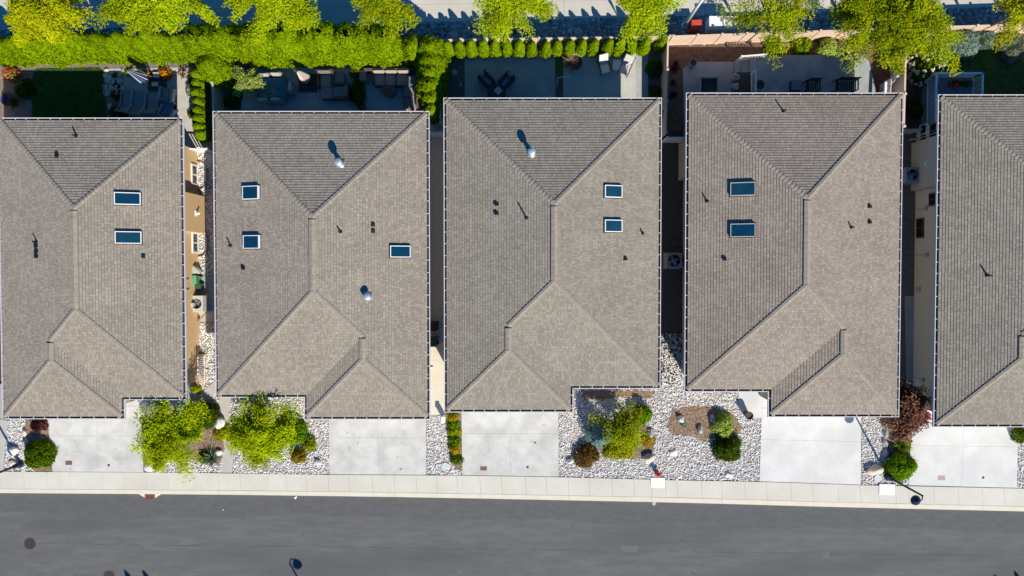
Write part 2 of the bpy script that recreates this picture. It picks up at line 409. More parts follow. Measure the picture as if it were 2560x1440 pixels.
def spiky(name, label, px, py, r, h, pal, n=90, cat='plant', group=None, seed=9, W=.035, parent=None, z0=0.0, droop=.5):
    """rosette of long blades"""
    rs = np.random.default_rng(seed); c = P(px, py, h * .4 + z0)
    t = parent
    th = rs.uniform(0, 2 * math.pi, n); el = rs.uniform(.25, 1.35, n); ll = rs.uniform(.7, 1.1, n)
    V, F, K = [], [], []; col = pick(pal, n)
    for i in range(n):
        o = np.array((c.x, c.y, z0)); u = np.array((math.cos(th[i]), math.sin(th[i]), 0)); s_ = np.array((-u[1], u[0], 0))
        tip = o + u * r * ll[i] * math.cos(el[i]) * 1.25 + np.array((0, 0, h * ll[i] * math.sin(el[i])))
        mid = (o + tip) / 2 + np.array((0, 0, h * .25 * droop))
        k = len(V); V += [o - s_ * W * .5, o + s_ * W * .5, mid + s_ * W, mid - s_ * W, tip + s_ * W * .1, tip - s_ * W * .1]
        F += [(k, k + 1, k + 2, k + 3), (k + 3, k + 2, k + 4, k + 5)]; K += [col[i]] * 6
    o = np_mesh('blades' if parent else name, np.array(V), np.array(F), np.array(K), LEAF, t, (c.x, c.y, z0))
    return t or tag(o, label, cat, group)

def inside(pts, poly):
    x, y = pts[:, 0], pts[:, 1]; r = np.zeros(len(pts), bool); n = len(poly)
    for i in range(n):
        (x1, y1), (x2, y2) = poly[i], poly[(i + 1) % n]
        cnd = (y1 > y) != (y2 > y)
        r ^= cnd & (x < (x2 - x1) * (y - y1) / ((y2 - y1) if abs(y2 - y1) > 1e-9 else 1e-9) + x1)
    return r
def W2(poly, z=0): return [tuple(P(a, b, z)[:2]) for a, b in poly]
PHI = (1 + 5 ** .5) / 2
ICO = unit(np.array([(-1, PHI, 0), (1, PHI, 0), (-1, -PHI, 0), (1, -PHI, 0), (0, -1, PHI), (0, 1, PHI), (0, -1, -PHI), (0, 1, -PHI), (PHI, 0, -1), (PHI, 0, 1), (-PHI, 0, -1), (-PHI, 0, 1)], float))
ICF = np.array([(0, 11, 5), (0, 5, 1), (0, 1, 7), (0, 7, 10), (0, 10, 11), (1, 5, 9), (5, 11, 4), (11, 10, 2), (10, 7, 6), (7, 1, 8), (3, 9, 4), (3, 4, 2), (3, 2, 6), (3, 6, 8), (3, 8, 9), (4, 9, 5), (2, 4, 11), (6, 2, 10), (8, 6, 7), (9, 8, 1)])
ROCKS_W = [(.80, .78, .77, 6), (.70, .68, .67, 5), (.56, .55, .56, 3), (.72, .64, .58, 2), (.34, .33, .37, 1.3), (.58, .43, .38, .7), (.80, .78, .75, 4)]
ROCKS_G = [(.34, .36, .38, 4), (.24, .26, .28, 4), (.46, .47, .48, 2), (.16, .17, .19, 2), (.55, .55, .54, 1)]
def rocks(name, label, polys, dens, r0, r1, pal, z=0.0, excl=(), seed=11):
    rs = np.random.default_rng(seed); out = []
    for poly in polys:
        a = np.array(poly); lo, hi = a.min(0), a.max(0); n = int(np.prod(hi - lo) * dens)
        p = rs.uniform(lo, hi, (n, 2)); p = p[inside(p, poly)]
        for e in excl: p = p[~inside(p, e)]
        out.append(p)
    p = np.concatenate(out); n = len(p)
    r = r0 + (r1 - r0) * rs.random(n) ** 2; sc = np.c_[r * rs.uniform(.75, 1.3, n), r * rs.uniform(.7, 1, n), r * rs.uniform(.45, .75, n)]
    V = ICO[None] * (1 + rs.normal(0, .12, (n, 12, 1))) * sc[:, None, :]
    th = rs.uniform(0, 6.28, n); c, s = np.cos(th)[:, None], np.sin(th)[:, None]
    tl = rs.normal(0, .3, n)[:, None]
    X, Y, Z = V[..., 0], V[..., 1], V[..., 2]; Y, Z = Y * np.cos(tl) - Z * np.sin(tl), Y * np.sin(tl) + Z * np.cos(tl)
    V = np.stack([X * c - Y * s + p[:, :1], X * s + Y * c + p[:, 1:2], Z + z + sc[:, 2:3] * rs.uniform(.1, .9, (n, 1))], -1).reshape(-1, 3)
    F = (ICF[None] + (np.arange(n) * 12)[:, None, None]).reshape(-1, 3)
    o = np_mesh(name, V, F, np.repeat(pick(pal, n) * rs.uniform(.85, 1.1, (n, 1)), 12, 0), ROCK, None, (p[:, 0].mean(), p[:, 1].mean(), z))
    return tag(o, label, 'gravel', None, 'stuff')

def clip(poly, a, b, c):
    """keep the side a*x+b*y>=c of a polygon"""
    out = []
    for i in range(len(poly)):
        p, q = poly[i], poly[(i + 1) % len(poly)]
        dp, dq = a * p[0] + b * p[1] - c, a * q[0] + b * q[1] - c
        if dp >= 0: out.append(p)
        if (dp >= 0) != (dq >= 0):
            t = dp / (dp - dq); out.append((p[0] + (q[0] - p[0]) * t, p[1] + (q[1] - p[1]) * t))
    return out
def slabs(mb, poly, cuts, z0, z1, gap=.007):
    """prisms of a polygon cut by lines ((x,y),(x,y)) with a joint between"""
    ps = [poly]
    for (p, q) in cuts:
        nx, ny = -(q[1] - p[1]), q[0] - p[0]; L = math.hypot(nx, ny); nx /= L; ny /= L; c = nx * p[0] + ny * p[1]
        ps = [x for pl in ps for x in (clip(pl, nx, ny, c + gap / 2), clip(pl, -nx, -ny, -c + gap / 2)) if len(x) > 2]
    for pl in ps: mb.prism(pl, z0, z1)
def ground(name, poly_px, mat, z0, z1, cuts=(), label=None, cat=None, kind='structure', gap=.007):
    mb = MB(); slabs(mb, W2(poly_px), [(tuple(P(*a)[:2]), tuple(P(*b)[:2])) for a, b in cuts], z0, z1, gap)
    return tag(mb.build(name, mat), label, cat, None, kind)
def interp(line, x):
    for (x1, y1), (x2, y2) in zip(line, line[1:]):
        if x <= x2 or (x2, y2) == line[-1]: return y1 + (y2 - y1) * (x - x1) / (x2 - x1)

# ------------------------------------------------------------------ the ground
mb = MB(); mb.add([(-250, -250, -.14), (250, -250, -.14), (250, 250, -.14), (-250, 250, -.14)], [(0, 1, 2, 3)]); tag(mb.build('ground', SOIL), kind='structure')
BACK = [(-900, 1174), (0, 1178), (480, 1181), (820, 1186), (1155, 1188), (1400, 1192), (1700, 1200), (1897, 1203.5), (2152, 1212), (2560, 1220.5), (3500, 1242)]
KB = [(-900, 1217), (0, 1222), (600, 1226), (1060, 1232), (1700, 1244), (2080, 1255), (2560, 1266), (3500, 1290)]
KF = [(-900, 1227), (0, 1232), (600, 1236.5), (1060, 1243), (1700, 1256), (2080, 1267), (2560, 1278), (3500, 1302)]
mb = MB(); k = [P(x, y) for x, y in KF]
pts = [(-250, k[0].y)] + [(p.x, p.y + .05) for p in k] + [(250, k[-1].y), (250, -60), (-250, -60)]
mb.prism(pts, -.3, -.10); tag(mb.build('road', ASPH), kind='structure')
mb = MB()
xs = [-900, -840, -780, -720, -660, -600, -540, -480, -420, -360, -300, -240, -180, -120, -60, 0, 60, 118, 175, 255, 310, 365, 420, 487, 545, 600, 668, 715, 765, 820, 872, 930, 985, 1040, 1091, 1142, 1199, 1253, 1313, 1365, 1420, 1472, 1529, 1584, 1627, 1662, 1691, 1752, 1803, 1861, 1915, 1976, 2031, 2094, 2149, 2196, 2237, 2270, 2333, 2394, 2454, 2509, 2570, 2630, 2690, 2750, 2810, 2870, 2930, 2990, 3050, 3110, 3170, 3230]
def strip(mb, A, B, xs, z0, z1, gp):
    for a, b in zip(xs, xs[1:]):
        sh = 3
        mb.prism(W2([(a + gp, interp(A, a)), (b - gp, interp(A, b)), (b - gp + sh, interp(B, b)), (a + gp + sh, interp(B, a))]), z0, z1)
BK1 = [(x, y + .6) for x, y in BACK]; KB1 = [(x, y - .5) for x, y in KB]
strip(mb, BK1, KB1, xs, -.2, .045, .22); tag(mb.build('sidewalk', WALK), kind='structure')
mb = MB(); strip(mb, KB, [(x, y - .2) for x, y in KF], xs[::4], -.25, .05, .25); tag(mb.build('kerb', KERB), kind='structure')
rs = np.random.default_rng(8); ex_ = list(np.arange(-300, 2900, 12)); wob = np.convolve(rs.normal(0, 1, len(ex_) + 14), np.ones(15) / 15, 'valid') * 14 + rs.normal(0, 1.0, len(ex_))
mb = MB(); mb.add([tuple(P(x, interp(KF, x) + 1, -.097)) for x in ex_] + [tuple(P(x, interp(KF, x) + 52 + wb, -.097)) for x, wb in zip(ex_, wob)], [(len(ex_) + i, len(ex_) + i + 1, i + 1, i) for i in range(len(ex_) - 1)])
tag(mb.build('road_edge', M('asphalt_edge', (.096, .098, .101), (.116, .118, .121), 5, rough=.9, bump=.3, bscale=90, stretch=(.4, 1, 1))), kind='structure')
# road seam and worn patches are pieces of the road surface
mb = MB(); rs = np.random.default_rng(4); xs2 = np.arange(-100, 2700, 30)
yy = 1358 + (xs2 / 2560) * 34 + np.cumsum(rs.normal(0, .35, len(xs2)))
for i in range(len(xs2) - 1):
    if rs.random() < .72:
        h = rs.uniform(.25, .7); a, b = xs2[i], xs2[i + 1]
        q = [P(a, yy[i] - h, -.096), P(b, yy[i + 1] - h, -.096), P(b, yy[i + 1] + h, -.096), P(a, yy[i] + h, -.096)]
        mb.add(q, [(3, 2, 1, 0)])
tag(mb.build('road_seam', M('seam', (.075, .075, .078), (.11, .11, .11), 4)), kind='structure')
# front yards
ground('front_bed', [(-900, 960), (3400, 960), (3400, 1240), (2560, 1219.5), (1897, 1202.5), (1400, 1191), (820, 1185), (0, 1177), (-900, 1173)], BEDBASE, -.2, -.012)
ground('driveway', [(117, 1015), (352, 1015), (359, 1180), (133, 1178.4)], CONC_A, -.1, .05, [((100, 1089), (400, 1090)), ((240, 1000), (246, 1190))])
ground('entry_path', [(310, 985), (352, 985), (352, 1014.3), (310, 1014.3)], CONC_A, -.1, .05)
ground('entry_path', [(352.6, 990), (470, 990), (470, 1046), (353.4, 1050)], PATIO, -.1, .05, [((408, 980), (408, 1060))])
ground('driveway', [(822, 1020), (1065, 1020), (1065, 1186.4), (824, 1185)], CONC_A, -.1, .05, [((800, 1092), (1080, 1095)), ((945, 1000), (946, 1200))])
ground('driveway', [(1153, 1000), (1395, 1000), (1397, 1191), (1156, 1187)], CONC_A, -.1, .05, [((1140, 1083), (1400, 1084)), ((1275, 1000), (1277, 1200))])
ground('driveway', [(1904, 1020), (2152, 1020), (2151, 1211), (1898, 1202.5)], CONC_B, -.1, .05, [((1890, 1098), (2160, 1104))])
ground('entry_path', [(1846, 960), (1925, 960), (1925, 1019.3), (1904, 1019.3), (1903, 1045), (1860, 1043), (1846, 1015)], CONC_B, -.1, .05)
ground('driveway', [(2284, 1050), (2300, 1030), (2344, 1020), (2545, 1020), (2541, 1219), (2271, 1212.5), (2274, 1130)], CONC_B, -.1, .05, [((2270, 1113), (2560, 1117)), ((2411, 1000), (2402, 1230))])
ground('entry_path', [(548, 985), (578, 985), (572, 1060), (585, 1120), (580, 1182), (549, 1181), (562, 1120), (552, 1060)], PATHC, -.1, .02)
ground('entry_path', [(-40, 1040), (22, 1052), (14, 1100), (8, 1177), (-40, 1176)], PATHC, -.1, .02)
BEDS = [[(62, 1045), (126, 1045), (132, 1178), (88, 1178), (70, 1120)], [(355, 1052), (548, 1030), (552, 1060), (560, 1120), (548, 1160), (480, 1150), (385, 1140), (375, 1180), (360, 1180)],
        [(1115, 1030), (1153, 1030), (1156, 1175), (1138, 1172), (1120, 1120)], [(1680, 1022), (1720, 1014), (1770, 1015), (1835, 1035), (1856, 1070), (1838, 1092), (1770, 1098), (1762, 1105), (1735, 1090), (1678, 1086), (1668, 1066)],
        [(2222, 1040), (2300, 1030), (2283, 1050), (2273, 1130), (2270, 1180), (2225, 1185), (2212, 1100)], [(1452, 976), (1640, 976), (1625, 996), (1560, 990), (1510, 1000), (1458, 996)],
        [(1490, 1050), (1600, 1040), (1640, 1090), (1632, 1135), (1580, 1148), (1500, 1130)]]
def ragged(poly, seed, amp=3.2, step=5):
    rs = np.random.default_rng(seed); out = []
    for (x1, y1), (x2, y2) in zip(poly, poly[1:] + poly[:1]):
        n = max(1, int(math.hypot(x2 - x1, y2 - y1) / step))
        for k in range(n): out.append((x1 + (x2 - x1) * k / n + rs.normal(0, amp), y1 + (y2 - y1) * k / n + rs.normal(0, amp)))
    return out
for i, b in enumerate(BEDS): ground('bark_bed', ragged(b, i, 3.2 if i in (3, 5, 6) else 1.0), MULCH, -.1, .018)
rs = np.random.default_rng(21); ch = []
for b in BEDS:
    a = np.array(W2(b)); lo, hi = a.min(0) - .15, a.max(0) + .15; p = rs.uniform(lo, hi, (int(np.prod(hi - lo) * 140), 2)); ch.append(p[inside(p, W2(b))])
p = np.concatenate(ch) + rs.normal(0, .06, (sum(len(c) for c in ch), 2)); m = len(p)
V, F = leaf_geo(np.c_[p, rs.uniform(.025, .05, m)], np.c_[rs.normal(0, .35, (m, 2)), np.ones(m)], rs.normal(size=(m, 3)), rs.uniform(.05, .13, m), rs.uniform(.025, .05, m))
tag(np_mesh('bark_chips', V, F, np.repeat(pick([(.30, .2, .13, 3), (.42, .31, .22, 2), (.16, .1, .07, 3), (.5, .4, .3, 1)], m), 4, 0), ROCK, None, (p[:, 0].mean(), p[:, 1].mean(), 0)), 'brown bark chips scattered over the planting beds of the front yards', 'bark chips', None, 'stuff')
# river stones: everywhere in the front yards that is not paved or barked
ZONES = [[(22, 1045), (70, 1045), (88, 1177), (10, 1177)], [(365, 1125), (560, 1125), (550, 1181), (362, 1180)], [(578, 985), (770, 985), (770, 1030), (822, 1030), (824, 1185), (582, 1183), (586, 1120), (572, 1060)],
         [(535, 980), (549, 980), (552, 1060), (556, 1100), (530, 1060)], [(1067, 1040), (1117, 1030), (1156, 1175), (1156, 1187), (1067, 1186)],
         [(1398, 1015), (1436, 1015), (1436, 965), (1655, 965), (1650, 850), (1712, 935), (1712, 970), (1846, 970), (1846, 1015), (1860, 1043), (1903, 1045), (1897, 1202), (1700, 1199), (1398, 1191)],
         [(2154, 1030), (2222, 1040), (2212, 1100), (2225, 1185), (2270, 1182), (2270, 1213), (2153, 1211)], [(2546, 1080), (2700, 1080), (2700, 1222), (2542, 1219)], [(-60, 1060), (-40, 1060), (-40, 1176), (-60, 1176)]]
EX = [W2(b) for b in BEDS]
rocks('river_stones', 'white and grey river stones covering the front yards between driveways and beds', [W2(z) for z in ZONES], 430, .02, .058, ROCKS_W, 0, EX)
def stains(name, mat, spots, z):
    mb = MB(); rs = np.random.default_rng(len(spots))
    for (x, y, r) in spots:
        n = 12; c = P(x, y, z); ph = rs.uniform(0, 6)
        mb.add([(c.x + r * math.cos(k * 6.283 / n) * rs.uniform(.6, 1.2), c.y + r * math.sin(k * 6.283 / n) * rs.uniform(.5, 1.1), z) for k in range(n)], [tuple(range(n))])
    tag(mb.build(name, mat), kind='structure')
rs = np.random.default_rng(31); sp = []
for cx in (190, 290, 885, 1005, 1215, 1335): sp += [(cx + rs.normal(0, 14), 1120 + rs.normal(0, 30), rs.uniform(.03, .10)) for _ in range(7)]
stains('driveway_stain', M('oil_stain', (.40, .40, .39), (.47, .465, .45), 6), sp, .054)
sp = [(rs.uniform(0, 2560), rs.uniform(1290, 1440), rs.uniform(.015, .05)) for _ in range(60)]
stains('road_spot', M('tar_spot', (.05, .05, .055), (.08, .08, .08), 6), sp, -.0955)
mb = MB()
for (x, y, w_, h_) in ((1574, 1372, 22, 8), (2065, 1388, 9, 8), (1700, 1420, 30, 3), (1150, 1430, 8, 5)):
    mb.add([tuple(P(x - w_, y - h_, -.0958)), tuple(P(x + w_ * .9, y - h_ * 1.1, -.0958)), tuple(P(x + w_, y + h_, -.0958)), tuple(P(x - w_ * .8, y + h_ * .9, -.0958))], [(3, 2, 1, 0)])
tag(mb.build('road_patch', M('patch', (.116, .118, .119), (.132, .134, .134), 3)), kind='structure')
# side yards
ground('side_yard', [(440, 290), (546, 290), (546, 1000), (440, 1000)], BEDBASE, -.2, -.018)
ground('side_path', [(448, 290), (515, 290), (510, 368), (480, 368), (470, 400), (448, 400)], PATHC, -.1, .025, [((440, 330), (520, 332))])
ground('side_path', [(510, 372), (546, 372), (546, 440), (522, 410)], PATIO, -.1, .02)
ground('side_path', [(470, 690), (546, 690), (546, 770), (470, 770)], PATIO, -.1, .022)
ground('side_path', [(488, 774), (546, 774), (546, 806), (488, 800)], PATHC, -.1, .022)
ground('side_path', [(500, 985), (546, 945), (546, 1000), (500, 1000)], PATHC, -.1, .022)
rocks('side_stones', 'pale river stones filling the side yard beside the tan wall', [W2([(485, 380), (511, 376), (522, 410), (546, 445), (546, 688), (485, 688)]), W2([(490, 807), (546, 810), (546, 942), (500, 982), (488, 960)])], 330, .025, .068, ROCKS_W, 0, (), 12)
ground('side_path', [(1050, 300), (1135, 300), (1135, 1028), (1115, 1035), (1072, 1038), (1050, 1030)], M('side_concrete', (.62, .57, .48), (.68, .62, .53), 1.2), -.1, .022, [((1040, 480), (1140, 480)), ((1040, 700), (1140, 700)), ((1040, 900), (1140, 900))])
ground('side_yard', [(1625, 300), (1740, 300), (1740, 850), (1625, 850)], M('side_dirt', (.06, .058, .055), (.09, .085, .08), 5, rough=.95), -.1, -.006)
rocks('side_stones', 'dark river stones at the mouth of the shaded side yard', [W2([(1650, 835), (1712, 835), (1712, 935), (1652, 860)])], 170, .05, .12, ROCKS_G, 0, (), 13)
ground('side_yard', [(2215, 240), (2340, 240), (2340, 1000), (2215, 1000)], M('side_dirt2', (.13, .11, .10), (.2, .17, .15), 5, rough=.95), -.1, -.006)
ground('side_path', [(2262, 740), (2290, 740), (2294, 980), (2266, 980)], PATIO, -.1, .02)
# lane and stone strip behind the fences
LN = [(-900, 97), (0, 76), (220, 71), (530, 66), (1100, 55), (1700, 40), (2000, 32), (2400, 20), (2560, 15), (3400, -8)]
FB = [(-900, 147), (-100, 137), (1090, 122), (1668, 113), (2130, 96), (2700, 78), (3400, 58)]
mb = MB()
for a, b in zip([-700, -340, 68, 265, 460, 592, 760, 980, 1210, 1410, 1600, 1762, 2006, 2230, 2450, 2680], [-340, 68, 265, 460, 592, 760, 980, 1210, 1410, 1600, 1762, 2006, 2230, 2450, 2680, 3200]):
    for (u0, u1) in ((0, 44), (44.5, 150), (150.5, 420)):
        mb.prism(W2([(a + .3, interp(LN, a) - u0), (b - .3, interp(LN, b) - u0), (b - .3, interp(LN, b) - u1), (a + .3, interp(LN, a) - u1)]), -.2, .0)
tag(mb.build('lane', LANE), kind='structure')
ground('stone_strip', [(x, y + .5) for x, y in LN] + [(x, y + 4) for x, y in FB[::-1]], BEDBASE, -.2, -.03)
rocks('lane_stones', 'grey cobble stones filling the strip between lane and fences', [W2([(x, interp(LN, x) + 1) for x in range(-300, 2900, 100)] + [(x, interp(FB, x)) for x in range(2800, -301, -100)])], 75, .05, .14, ROCKS_G, -.02, (), 14)
# back yards
ground('yard_soil', [(-60, 137), (1090, 124), (1090, 340), (-60, 340)], M('yard_dirt', (.17, .14, .12), (.24, .2, .17), 4, rough=.95, bump=.4), -.2, .0)
ground('lawn', [(92, 173), (250, 170), (262, 185), (268, 330), (78, 330), (84, 185)], LAWN, -.1, .03)
ground('path', [(270, 172), (480, 168), (486, 200), (484, 250), (478, 330), (443.6, 330), (441.5, 187.5), (310, 185.5), (300, 192), (270, 185)], PATHC, -.1, .03, [((430, 230), (490, 230)), ((430, 272), (490, 274))])
ground('patio', [(309, 188), (441, 190), (444, 340), (312, 340)], PATIO, -.1, .04)
ground('patio', [(604, 170), (1015, 170), (1022, 330), (604, 330)], PATIO, -.1, .035, [((600, 232), (1030, 232)), ((700, 160), (700, 330)), ((800, 160), (800, 330)), ((880, 160), (880, 330))])
ground('yard_soil', [(1092, 123), (1664, 115), (1666, 330), (1092, 330)], M('yard_dirt3', (.09, .085, .08), (.14, .13, .12), 5, rough=.95), -.2, .0)
ground('patio', [(1161, 138), (1387, 136), (1390, 300), (1163, 300)], PATIO, -.1, .035, [((1276, 130), (1276, 300)), ((1160, 215), (1390, 215))])
ground('lawn', [(1387.6, 140), (1407.4, 140), (1408, 196), (1388, 196)], LAWN, -.1, .03)
ground('patio', [(1408, 136), (1590, 134), (1590, 300), (1408, 300)], M('patio_pale', (.42, .42, .4), (.5, .49, .46), 1.2), -.1, .036, [((1400, 190), (1591, 190)), ((1500, 130), (1500, 300))])
ground('patio', [(1590.5, 134), (1620, 134), (1620, 300), (1590.5, 300)], PATIO, -.1, .02)
ground('yard_soil', [(1669, 114), (2262, 92), (2262, 330), (1669, 330)], M('yard_dirt4', (.11, .065, .048), (.19, .12, .09), 4, rough=.95, bump=.5), -.2, .0)
ground('patio', [(1707, 171), (1737, 155), (1834, 155), (1834, 330), (1710, 330)], PATIO, -.1, .03, [((1770, 150), (1770, 330))])
ground('patio', [(1884, 146), (2140, 144), (2160, 160), (2176, 230), (2176, 330), (1884, 330)], M('patio_slate', (.27, .31, .32), (.36, .38, .38), 1.6, c3=(.22, .26, .28), s3=.9), -.1, .55, [((1936, 140), (1936, 330)), ((2010, 140), (2010, 330)), ((2086, 140), (2086, 330))])
ground('yard_soil', [(2265, 92), (2800, 76), (2800, 330), (2265, 330)], SOIL, -.2, .0)
ground('lawn', [(2350, 120), (2530, 118), (2560, 150), (2700, 160), (2700, 330), (2350, 330)], LAWN, -.1, .03)
def grass(label, polys, n, seed):
    rs = np.random.default_rng(seed); ps = []
    for poly in polys:
        a = np.array(poly); p = rs.uniform(a.min(0), a.max(0), (n, 2)); ps.append(p[inside(p, poly)])
    p = np.concatenate(ps); m = len(p); c = np.c_[p, np.full(m, .05)]
    nr = np.c_[rs.normal(size=(m, 2)), np.full(m, .5)]; ax = np.c_[rs.normal(0, .5, (m, 2)), np.ones(m)]
    V, F = leaf_geo(c, nr, ax, rs.uniform(.05, .11, m), np.full(m, .03))
    o = np_mesh('grass', V, F, np.repeat(pick([(.06, .16, .02, 3), (.09, .2, .03, 2), (.13, .18, .04, 1)], m), 4, 0), LEAF, None, (p[:, 0].mean(), p[:, 1].mean(), 0))
    tag(o, label, 'grass', None, 'stuff')
grass('short grass of the small square lawn behind the leftmost house', [W2([(92, 173), (250, 170), (262, 185), (268, 330), (78, 330), (84, 185)])], 14000, 1)
grass('grass of the dark lawn beside the white railed deck', [W2([(2350, 120), (2530, 118), (2560, 150), (2600, 330), (2455, 330), (2455, 185), (2350, 185)])], 14000, 2)

# ------------------------------------------------------------------ houses
EAVE, PITCH, GW = 3.0, 0.31, .19
def ring(mb, A, B, z0, z1):
    """closed band between two outlines with the same corner count"""
    n = len(A)
    v = [(x, y, z0) for x, y in A] + [(x, y, z0) for x, y in B] + [(x, y, z1) for x, y in A] + [(x, y, z1) for x, y in B]
    f = []
    for i in range(n):
        j = (i + 1) % n
        f += [(2 * n + i, 2 * n + j, 3 * n + j, 3 * n + i), (n + i, n + j, j, i), (i, j, 2 * n + j, 2 * n + i), (n + j, n + i, 3 * n + i, 3 * n + j)]
    mb.add(v, f)
class House:
    def __init__(s, name, label, TL, TR, BR, BL, xG, yG, yS, left, roofc, wall, px_items=()):
        e = EAVE
        g = lambda a: P(a[0], a[1], e)
        xL = (g(TL).x + g(BL).x) / 2; xR = (g(TR).x + g(BR).x) / 2; yN = (g(TL).y + g(TR).y) / 2
        yGw = P(xG, yG, e).y; ySw = P(xG, yS, e).y; xGw = P(xG, yG, e).x
        s.o = (xL, xR, yN, ySw, xGw, yGw); s.left = left
        t = s.t = thing(name, label, 'house', ((xL + xR) / 2, (yN + ySw) / 2, 0), 'hip roofed houses in the row')
        def outline(d):
            a, b, n_, sS, sG = xL + d, xR - d, yN - d, ySw + d, yGw + d
            if left: return [(a, sG), (xGw - d, sG), (xGw - d, sS), (b, sS), (b, n_), (a, n_)]
            return [(a, sS), (xGw + d, sS), (xGw + d, sG), (b, sG), (b, n_), (a, n_)]
        s.outline = outline
        # gutter: white lip, dark floor, hangers, fascia board
        mb = MB(); ring(mb, outline(0), outline(.038), e - .13, e); gt = mb.build('gutter', GUTTER, t)
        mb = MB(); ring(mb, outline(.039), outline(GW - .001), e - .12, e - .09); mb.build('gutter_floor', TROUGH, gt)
        mb = MB(); ring(mb, outline(GW), outline(GW + .04), e - .2, e - .004); mb.build('fascia', GUTTER, t)
        O, I = outline(.02), outline(GW); proto = None
        for i in range(6):
            p, q = Vector(O[i]), Vector(O[(i + 1) % 6]); d = (q - p).normalized(); nn = Vector((-d.y, d.x)); n = max(1, int((q - p).length / .6))
            for k in range(1, n + 1):
                c = p + d * ((k - .5) * (q - p).length / n + random.uniform(-.05, .05)) + nn * (GW / 2 - .01)
                if proto is None:
                    mb = MB(); mb.box((0, 0, 0), (.036, GW, .014)); proto = h_ = mb.build('gutter_hanger', GUTTER, None, False, (0, 0, 0))
                else: h_ = proto.copy(); C.objects.link(h_)
                h_.parent = gt; h_.location = Vector((c.x, c.y, e - .009)) - t.location; h_.rotation_euler = (0, 0, math.atan2(d.y, d.x))
        # walls and soffit
        mb = MB(); mb.prism([(x, min(y, yN - 1.2)) for x, y in outline(.6)], -.1, e - .19); wl = mb.build('wall', wall, t)
        mb = MB(); mb.prism(outline(GW + .041), e - .185, e - .16); mb.build('soffit', SOFFIT, t)
        # roof planes: courses of shingles, each lapped over the one below
        d = GW - .045; a, b, n_, sS, sG = xL + d, xR - d, yN - d, ySw + d, yGw + d
        gx = xGw - d if left else xGw + d
        h = (b - a) / 2; xm = (a + b) / 2; A_, B_ = (xm, n_ - h), (xm, sS + h)
        gw = (gx - a) / 2 if left else (b - gx) / 2; gc = (a + gx) / 2 if left else (b + gx) / 2
        C_, D_ = (gc, sS + gw), (gc, sG + gw)
        s.geo = (a, b, n_, sS, gx, sG, h, gw)
        pl = []   # (polygon, edge origin, edge direction, inward normal)
        pl.append(([(b, n_), (a, n_), A_], (b, n_), (-1, 0), (0, -1)))
        if left:
            pl.append(([(a, n_), (a, sG), D_, C_, B_, A_], (a, n_), (0, -1), (1, 0)))
            pl.append(([(b, sS), (b, n_), A_, B_], (b, sS), (0, 1), (-1, 0)))
            pl.append(([(a, sG), (gx, sG), D_], (a, sG), (1, 0), (0, 1)))
            pl.append(([(gx, sG), (gx, sS), C_, D_], (gx, sG), (0, 1), (-1, 0)))
            pl.append(([(gx, sS), (b, sS), B_, C_], (gx, sS), (1, 0), (0, 1)))
            hips = [((a, n_), A_, 1), ((b, n_), A_, 1), (C_, B_, 1), ((b, sS), B_, 1), ((a, sG), D_, 1), ((gx, sG), D_, 1)]
        else:
            pl.append(([(b, sG), (b, n_), A_, B_, C_, D_], (b, sG), (0, 1), (-1, 0)))
            pl.append(([(a, n_), (a, sS), B_, A_], (a, n_), (0, -1), (1, 0)))
            pl.append(([(gx, sG), (b, sG), D_], (gx, sG), (1, 0), (0, 1)))
            pl.append(([(gx, sS), (gx, sG), D_, C_], (gx, sS), (0, -1), (1, 0)))
            pl.append(([(a, sS), (gx, sS), C_, B_], (a, sS), (1, 0), (0, 1)))
            hips = [((a, n_), A_, 1), ((b, n_), A_, 1), (C_, B_, 1), ((a, sS), B_, 1), ((b, sG), D_, 1), ((gx, sG), D_, 1)]
        ex = .144 / math.sqrt(1 + PITCH ** 2); TH = .019; mb = MB()
        for poly, o, u, n in pl:
            dm = max((p[0] - o[0]) * n[0] + (p[1] - o[1]) * n[1] for p in poly)
            off = random.uniform(0, 50)
            for k in range(int(dm / ex) + 1):
                d0, d1 = k * ex, (k + 1) * ex; c0 = o[0] * n[0] + o[1] * n[1]
                q = clip(poly, n[0], n[1], c0 + d0)
                if len(q) > 2: q = clip(q, -n[0], -n[1], -(c0 + d1))
                if len(q) < 3: continue
                def zz(p):
                    dd = (p[0] - o[0]) * n[0] + (p[1] - o[1]) * n[1]
                    return e + .02 + dd * PITCH + TH * (1 - (dd - d0) / ex)
                def uv(p):
                    dd = (p[0] - o[0]) * n[0] + (p[1] - o[1]) * n[1]; uu = (p[0] - o[0]) * u[0] + (p[1] - o[1]) * u[1]
                    return (uu + off + (k * .37) % .23, (k + .02 + .96 * min(1, max(0, (dd - d0) / ex))) * .144)
                mb.add([(p[0], p[1], zz(p)) for p in q], [tuple(range(len(q)))], [[uv(p) for p in q]])
                lo = [p for p in q if abs((p[0] - o[0]) * n[0] + (p[1] - o[1]) * n[1] - d0) < 1e-6]
                if len(lo) >= 2:
                    lo.sort(key=lambda p: (p[0] - o[0]) * u[0] + (p[1] - o[1]) * u[1]); p1, p2 = lo[0], lo[-1]
                    z = zz(p1); U1, U2 = uv(p1), uv(p2)
                    mb.add([(p1[0], p1[1], z - TH), (p2[0], p2[1], z - TH), (p2[0], p2[1], z), (p1[0], p1[1], z)], [(0, 1, 2, 3)], [[U1, U2, U2, U1]])
        rf = s.rf = mb.build('roof', roofc, t)
